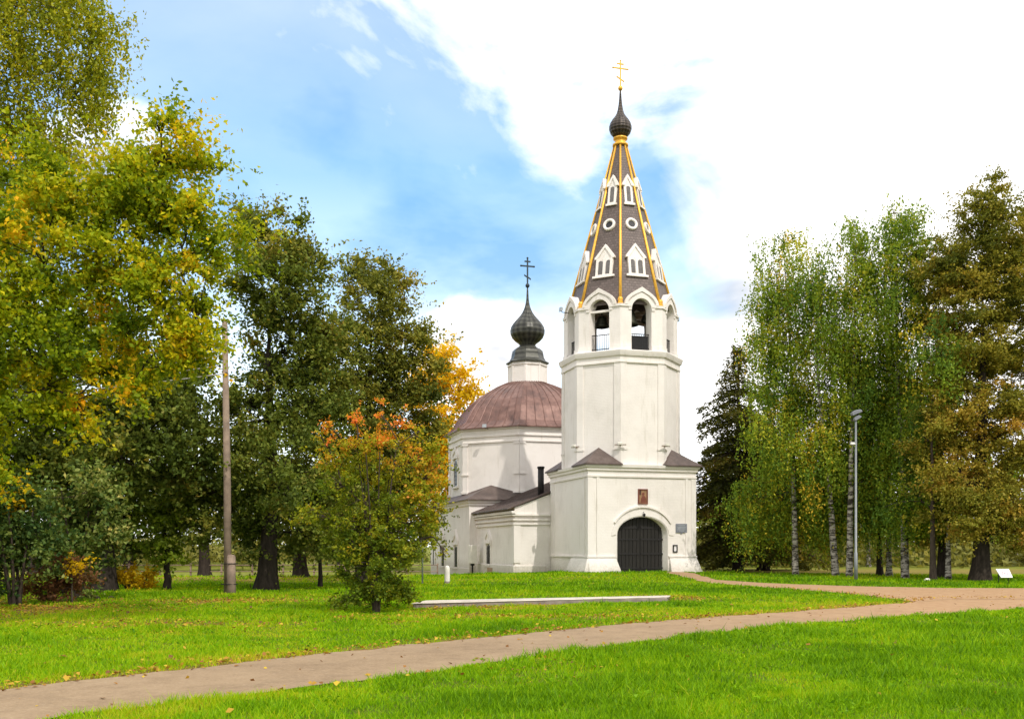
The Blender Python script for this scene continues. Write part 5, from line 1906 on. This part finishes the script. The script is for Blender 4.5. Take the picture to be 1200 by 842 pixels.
def street_things():
    # wooden utility pole with its stub
    x, d = wx(267, 33.6), 33.6
    t = empty('utility_pole', (x, d, 0))
    tag(t, 'tall weathered wooden utility pole braced by a short stub', 'pole')
    m = MB()
    hh = wz(374, d)
    m.tube([(0, 0, -.3), (-.02, 0, hh * .4), (-.11, 0, hh)], [.135, .125, .095], 12)
    m.build('pole', MAT['timber'], t)
    m = MB()
    m.tube([(.17, -.14, -.3), (.15, -.13, .6), (.15, -.12, 1.27)], [.155, .15, .145], 10)
    m.lathe([(.148, 1.26), (.10, 1.32), (0, 1.33)], (.15, -.12), 10, 0, False)
    m.build('stub', MAT['timber'], t)
    for z in (.32, 1.02):
        m = MB()
        pts = [(.07 + .27 * math.cos(a), -.07 + .22 * math.sin(a), z) for a in np.linspace(0, 2 * math.pi, 21)]
        m.tube(pts, .016, 5)
        m.build('wire_binding', MAT['iron'], t)
    ins = [(420, -.12), (431, -.12), (440, .1)]
    for i, (py, sx) in enumerate(ins):
        z = wz(py, d)
        m = MB()
        m.tube([(-.08, -.05, z - .06), (sx - .12, -.12, z - .05), (sx - .12, -.12, z + .05)], .013, 5)
        m.lathe([(0, z), (.04, z + .01), (.045, z + .06), (.03, z + .1), (0, z + .11)], (sx - .12, -.12), 8, 0, False)
        m.build('insulator', MAT['iron'], t)
        o = MB()
        p0 = np.array([x + sx - .12, d - .12, z + .06])
        p1 = np.array([-40.0, d + 4 - i * 1.2, z + .2])
        n = 40
        tt = np.linspace(0, 1, n)
        P = p0 + (p1 - p0) * tt[:, None]
        P[:, 2] -= 4 * 1.0 * tt * (1 - tt)
        o.tube(P, .021, 5)
        w = o.build('wire', MAT['wire'])
        tag(w, ['highest of the three sagging grey wires leaving the wooden pole', 'middle of the three sagging grey wires leaving the wooden pole', 'lowest of the three sagging grey wires leaving the wooden pole'][i], 'wire', 'wires strung from the wooden pole')
    # street lamp
    x, d = wx(1003, 46.0), 46.0
    t = empty('street_lamp', (x, d, float(gh(x, d))))
    tag(t, 'slim grey metal lamp post among the birch trunks', 'street lamp')
    m = MB()
    H = wz(492, d)
    m.tube([(0, 0, -.2), (0, 0, 1.3), (0, 0, 1.32), (0, 0, H)], [.085, .085, .06, .045], 12)
    m.build('post', MAT['lamp_grey'], t)
    m = MB()
    m.tube([(0, 0, H - .05), (0, 0, H + .10), (.12, 0, H + .35)], .035, 8)
    m.build('bracket', MAT['iron'], t)

    def head(name, c, ang, L, w, h):
        q = MB()
        ca, sa = math.cos(ang), math.sin(ang)
        prof = [(-.5, -.4), (.5, -.4), (.5, 0), (.36, .4), (-.1, .6), (-.42, .45), (-.5, .1)]
        f = lambda u, z, o: (c[0] + (u * L) * ca - (z * h) * sa, o * w, c[1] + (u * L) * sa + (z * h) * ca)
        q.prism(prof, f, -.5, .5)
        return q.build(name, MAT['plaque'], t, .02)
    head('lamp_head', (.02, H + .34), R(22), .50, .26, .20)
    head('lamp_head', (.06, H + .08), R(32), .36, .22, .18)
    m = MB()
    zc = wz(520, d)
    m.tube([(0, 0, zc), (-.16, -.04, zc - .02)], .03, 6)
    m.box(-.26, -.10, -.12, .04, zc - .04, zc + .06)
    m.build('camera_box', MAT['paper'], t)
    # white information board
    x, d = wx(1177, 42.6), 42.6
    t = empty('information_board', (x, d, 0), R(-6))
    tag(t, 'tilted white information board low under the rusty larch', 'board')
    m = MB()
    for sx in (-.20, .20):
        m.tube([(sx, .10, -.1), (sx, .10, .42)], .02, 6)
    m.build('legs', MAT['iron'], t)
    m = MB()
    fr = lambda u, v, o: (u - .12 * v, .16 * v - o * .9 + .0, .42 + .38 * v * .5 - o * .0 + .0)
    vs = [(-.24 + .08, -.06, .26), (.32 + .0, -.06, .26), (.24, .16, .62), (-.30, .16, .62)]
    nrm = Vector((0, -.36, .22)).normalized() * .02
    m.add([tuple(Vector(v) + nrm) for v in vs] + [tuple(Vector(v) - nrm) for v in vs], [(0, 1, 2, 3), (7, 6, 5, 4), (0, 4, 5, 1), (1, 5, 6, 2), (2, 6, 7, 3), (3, 7, 4, 0)])
    pn = m.build('panel', MAT['paper'], t)
    m = MB()
    c = Vector((.03, .045, .43)) + nrm * 1.15
    e1, e2 = Vector((1, 0, 0)), Vector((0, .22, .36)).normalized()
    ring = lambda r, a: c + e1 * (math.cos(a) * r * 1.3) + e2 * (math.sin(a) * r)
    m.add([ring(.075, 2 * math.pi * i / 20) for i in range(20)] + [ring(.105, 2 * math.pi * i / 20) for i in range(20)],
          [(i, (i + 1) % 20, (i + 1) % 20 + 20, i + 20) for i in range(20)])
    m.add([c + e1 * a + e2 * b for a, b in ((-.06, -.02), (.06, -.03), (.05, .0), (.0, .04), (-.04, .03))], [(0, 1, 2, 3, 4)])
    m.build('oval_print', MAT['redink'], pn)
    # white stone under the birches
    x, d = wx(1087, 45.4), 45.4
    m = MB()
    bm = bmesh.new()
    bmesh.ops.create_icosphere(bm, subdivisions=3, radius=.15)
    for v in bm.verts:
        k = 1 + .25 * mnoise.noise(v.co * 9)
        v.co = Vector((v.co.x * k, v.co.y * k * .8, v.co.z * k * .62 + .05))
    me = bpy.data.meshes.new('stone')
    bm.to_mesh(me)
    bm.free()
    me.materials.append(MAT['whitestone'])
    o = bpy.data.objects.new('stone', me)
    COL.objects.link(o)
    o.location = (x, d, float(gh(x, d)))
    tag(o, 'white stone on the grass under the birches', 'stone')
    # white post and thin pipe near the apse
    x, d = wx(524, 42), 42.0
    t = empty('marker_post', (x, d, float(gh(x, d))))
    tag(t, 'short white post standing in grass before the nave', 'post')
    m = MB()
    m.lathe([(.115, -.2), (.115, .62), (.10, .72), (.05, .78), (0, .79)], (0, 0), 14, 0, False)
    m.build('shaft', MAT['whitestone'], t)
    m = MB()
    m.lathe([(.117, -.05), (.122, .0), (.122, .10), (.117, .12)], (0, 0), 14, 0, False)
    m.build('footing', MAT['concrete'], t)
    x, d = wx(495, 42.5), 42.5
    t = empty('metal_pole', (x, d, float(gh(x, d))))
    tag(t, 'thin grey metal pole right of the small reddening tree', 'pole')
    m = MB()
    m.tube([(0, 0, -.2), (0, 0, wz(528, d))], .035, 8)
    m.build('shaft', MAT['grey'], t)
    m = MB()
    m.lathe([(.036, 5.55), (.06, 5.58), (.06, 5.66), (0, 5.72)], (0, 0), 8, 0, False)
    m.build('cap', MAT['iron'], t)
    # meter cabinet on its post by the refectory wall
    p = church_pt(-6.15, 11.2, 0)
    g = float(gh(p.x, p.y))
    t = empty('meter_cabinet', (p.x, p.y, g), CRZ - R(90))
    tag(t, 'beige meter cabinet on a dark post beside refectory window', 'cabinet')
    m = MB()
    m.box(-.05, .05, -.05, .05, -.3, 1.0)
    m.box(-.16, .16, -.10, .10, .86, 1.0)
    m.build('post', MAT['iron'], t)
    m = MB()
    m.box(-.42, .42, -.18, .22, 1.0, 2.25)
    cb = m.build('cabinet', MAT['whitestone'], t, .02)
    m = MB()
    m.box(-.38, -.01, -.205, -.181, 1.05, 2.2)
    m.build('door', MAT['whitestone'], cb, .01)
    m = MB()
    m.box(.01, .38, -.205, -.181, 1.05, 2.2)
    m.build('door', MAT['whitestone'], cb, .01)
    # concrete slab with pale coping
    m = MB()
    t = empty('concrete_slab', (SLAB[0][0], SLAB[0][1], 0))
    tag(t, 'long low concrete slab with white coping lying in the lawn', 'slab')
    P = [(a - SLAB[0][0], b - SLAB[0][1]) for a, b in SLAB]
    m.add([(a, b, -.2) for a, b in P] + [(a, b, .115) for a, b in P], [(0, 1, 2, 3), (7, 6, 5, 4), (0, 4, 5, 1), (1, 5, 6, 2), (2, 6, 7, 3), (3, 7, 4, 0)])
    m.build('block', MAT['concrete'], t, .02)
    m = MB()
    c = np.mean(P, axis=0)
    Q = [(a + (a - c[0]) * .012, b + (b - c[1]) * .03) for a, b in P]
    m.add([(a, b, .116) for a, b in Q] + [(a, b, .142) for a, b in Q], [(0, 1, 2, 3), (7, 6, 5, 4), (0, 4, 5, 1), (1, 5, 6, 2), (2, 6, 7, 3), (3, 7, 4, 0)])
    m.build('coping', MAT['cream'], t, .015)
    # fallen log by the golden bush
    x, d = wx(168, 38.5), 38.5
    t = empty('fallen_log', (x, d, 0), R(8))
    tag(t, 'dark fallen log lying beside the golden bush', 'log')
    m = MB()
    m.tube([(-.42, 0, .09), (-.1, .02, .10), (.3, 0, .12)], [.11, .10, .085], 9)
    m.build('bole', MAT['bark_mid'], t)
    m = MB()
    m.tube([(.05, 0, .15), (.12, -.05, .30)], [.04, .015], 6)
    m.build('branch_stump', MAT['bark_mid'], t)
    # rail fences in the distance
    for label, x0, x1, d, n in (('long low rail fence far behind the lindens', -34, -5, 66, 14),):
        t = empty('rail_fence', (x0, d, 0))
        tag(t, label, 'fence')
        for i in range(n + 1):
            xx = (x1 - x0) * i / n
            g = float(gh(x0 + xx, d))
            m = MB()
            m.box(xx - .05, xx + .05, -.05, .05, g - .3, g + 1.0)
            m.build('post', MAT['timber'], t)
        for z in (.45, .88):
            m = MB()
            P = [((x1 - x0) * i / 40, -.075, float(gh(x0 + (x1 - x0) * i / 40, d)) + z) for i in range(41)]
            m.tube(P, .03, 5)
            m.build('rail', MAT['timber'], t)


street_things()
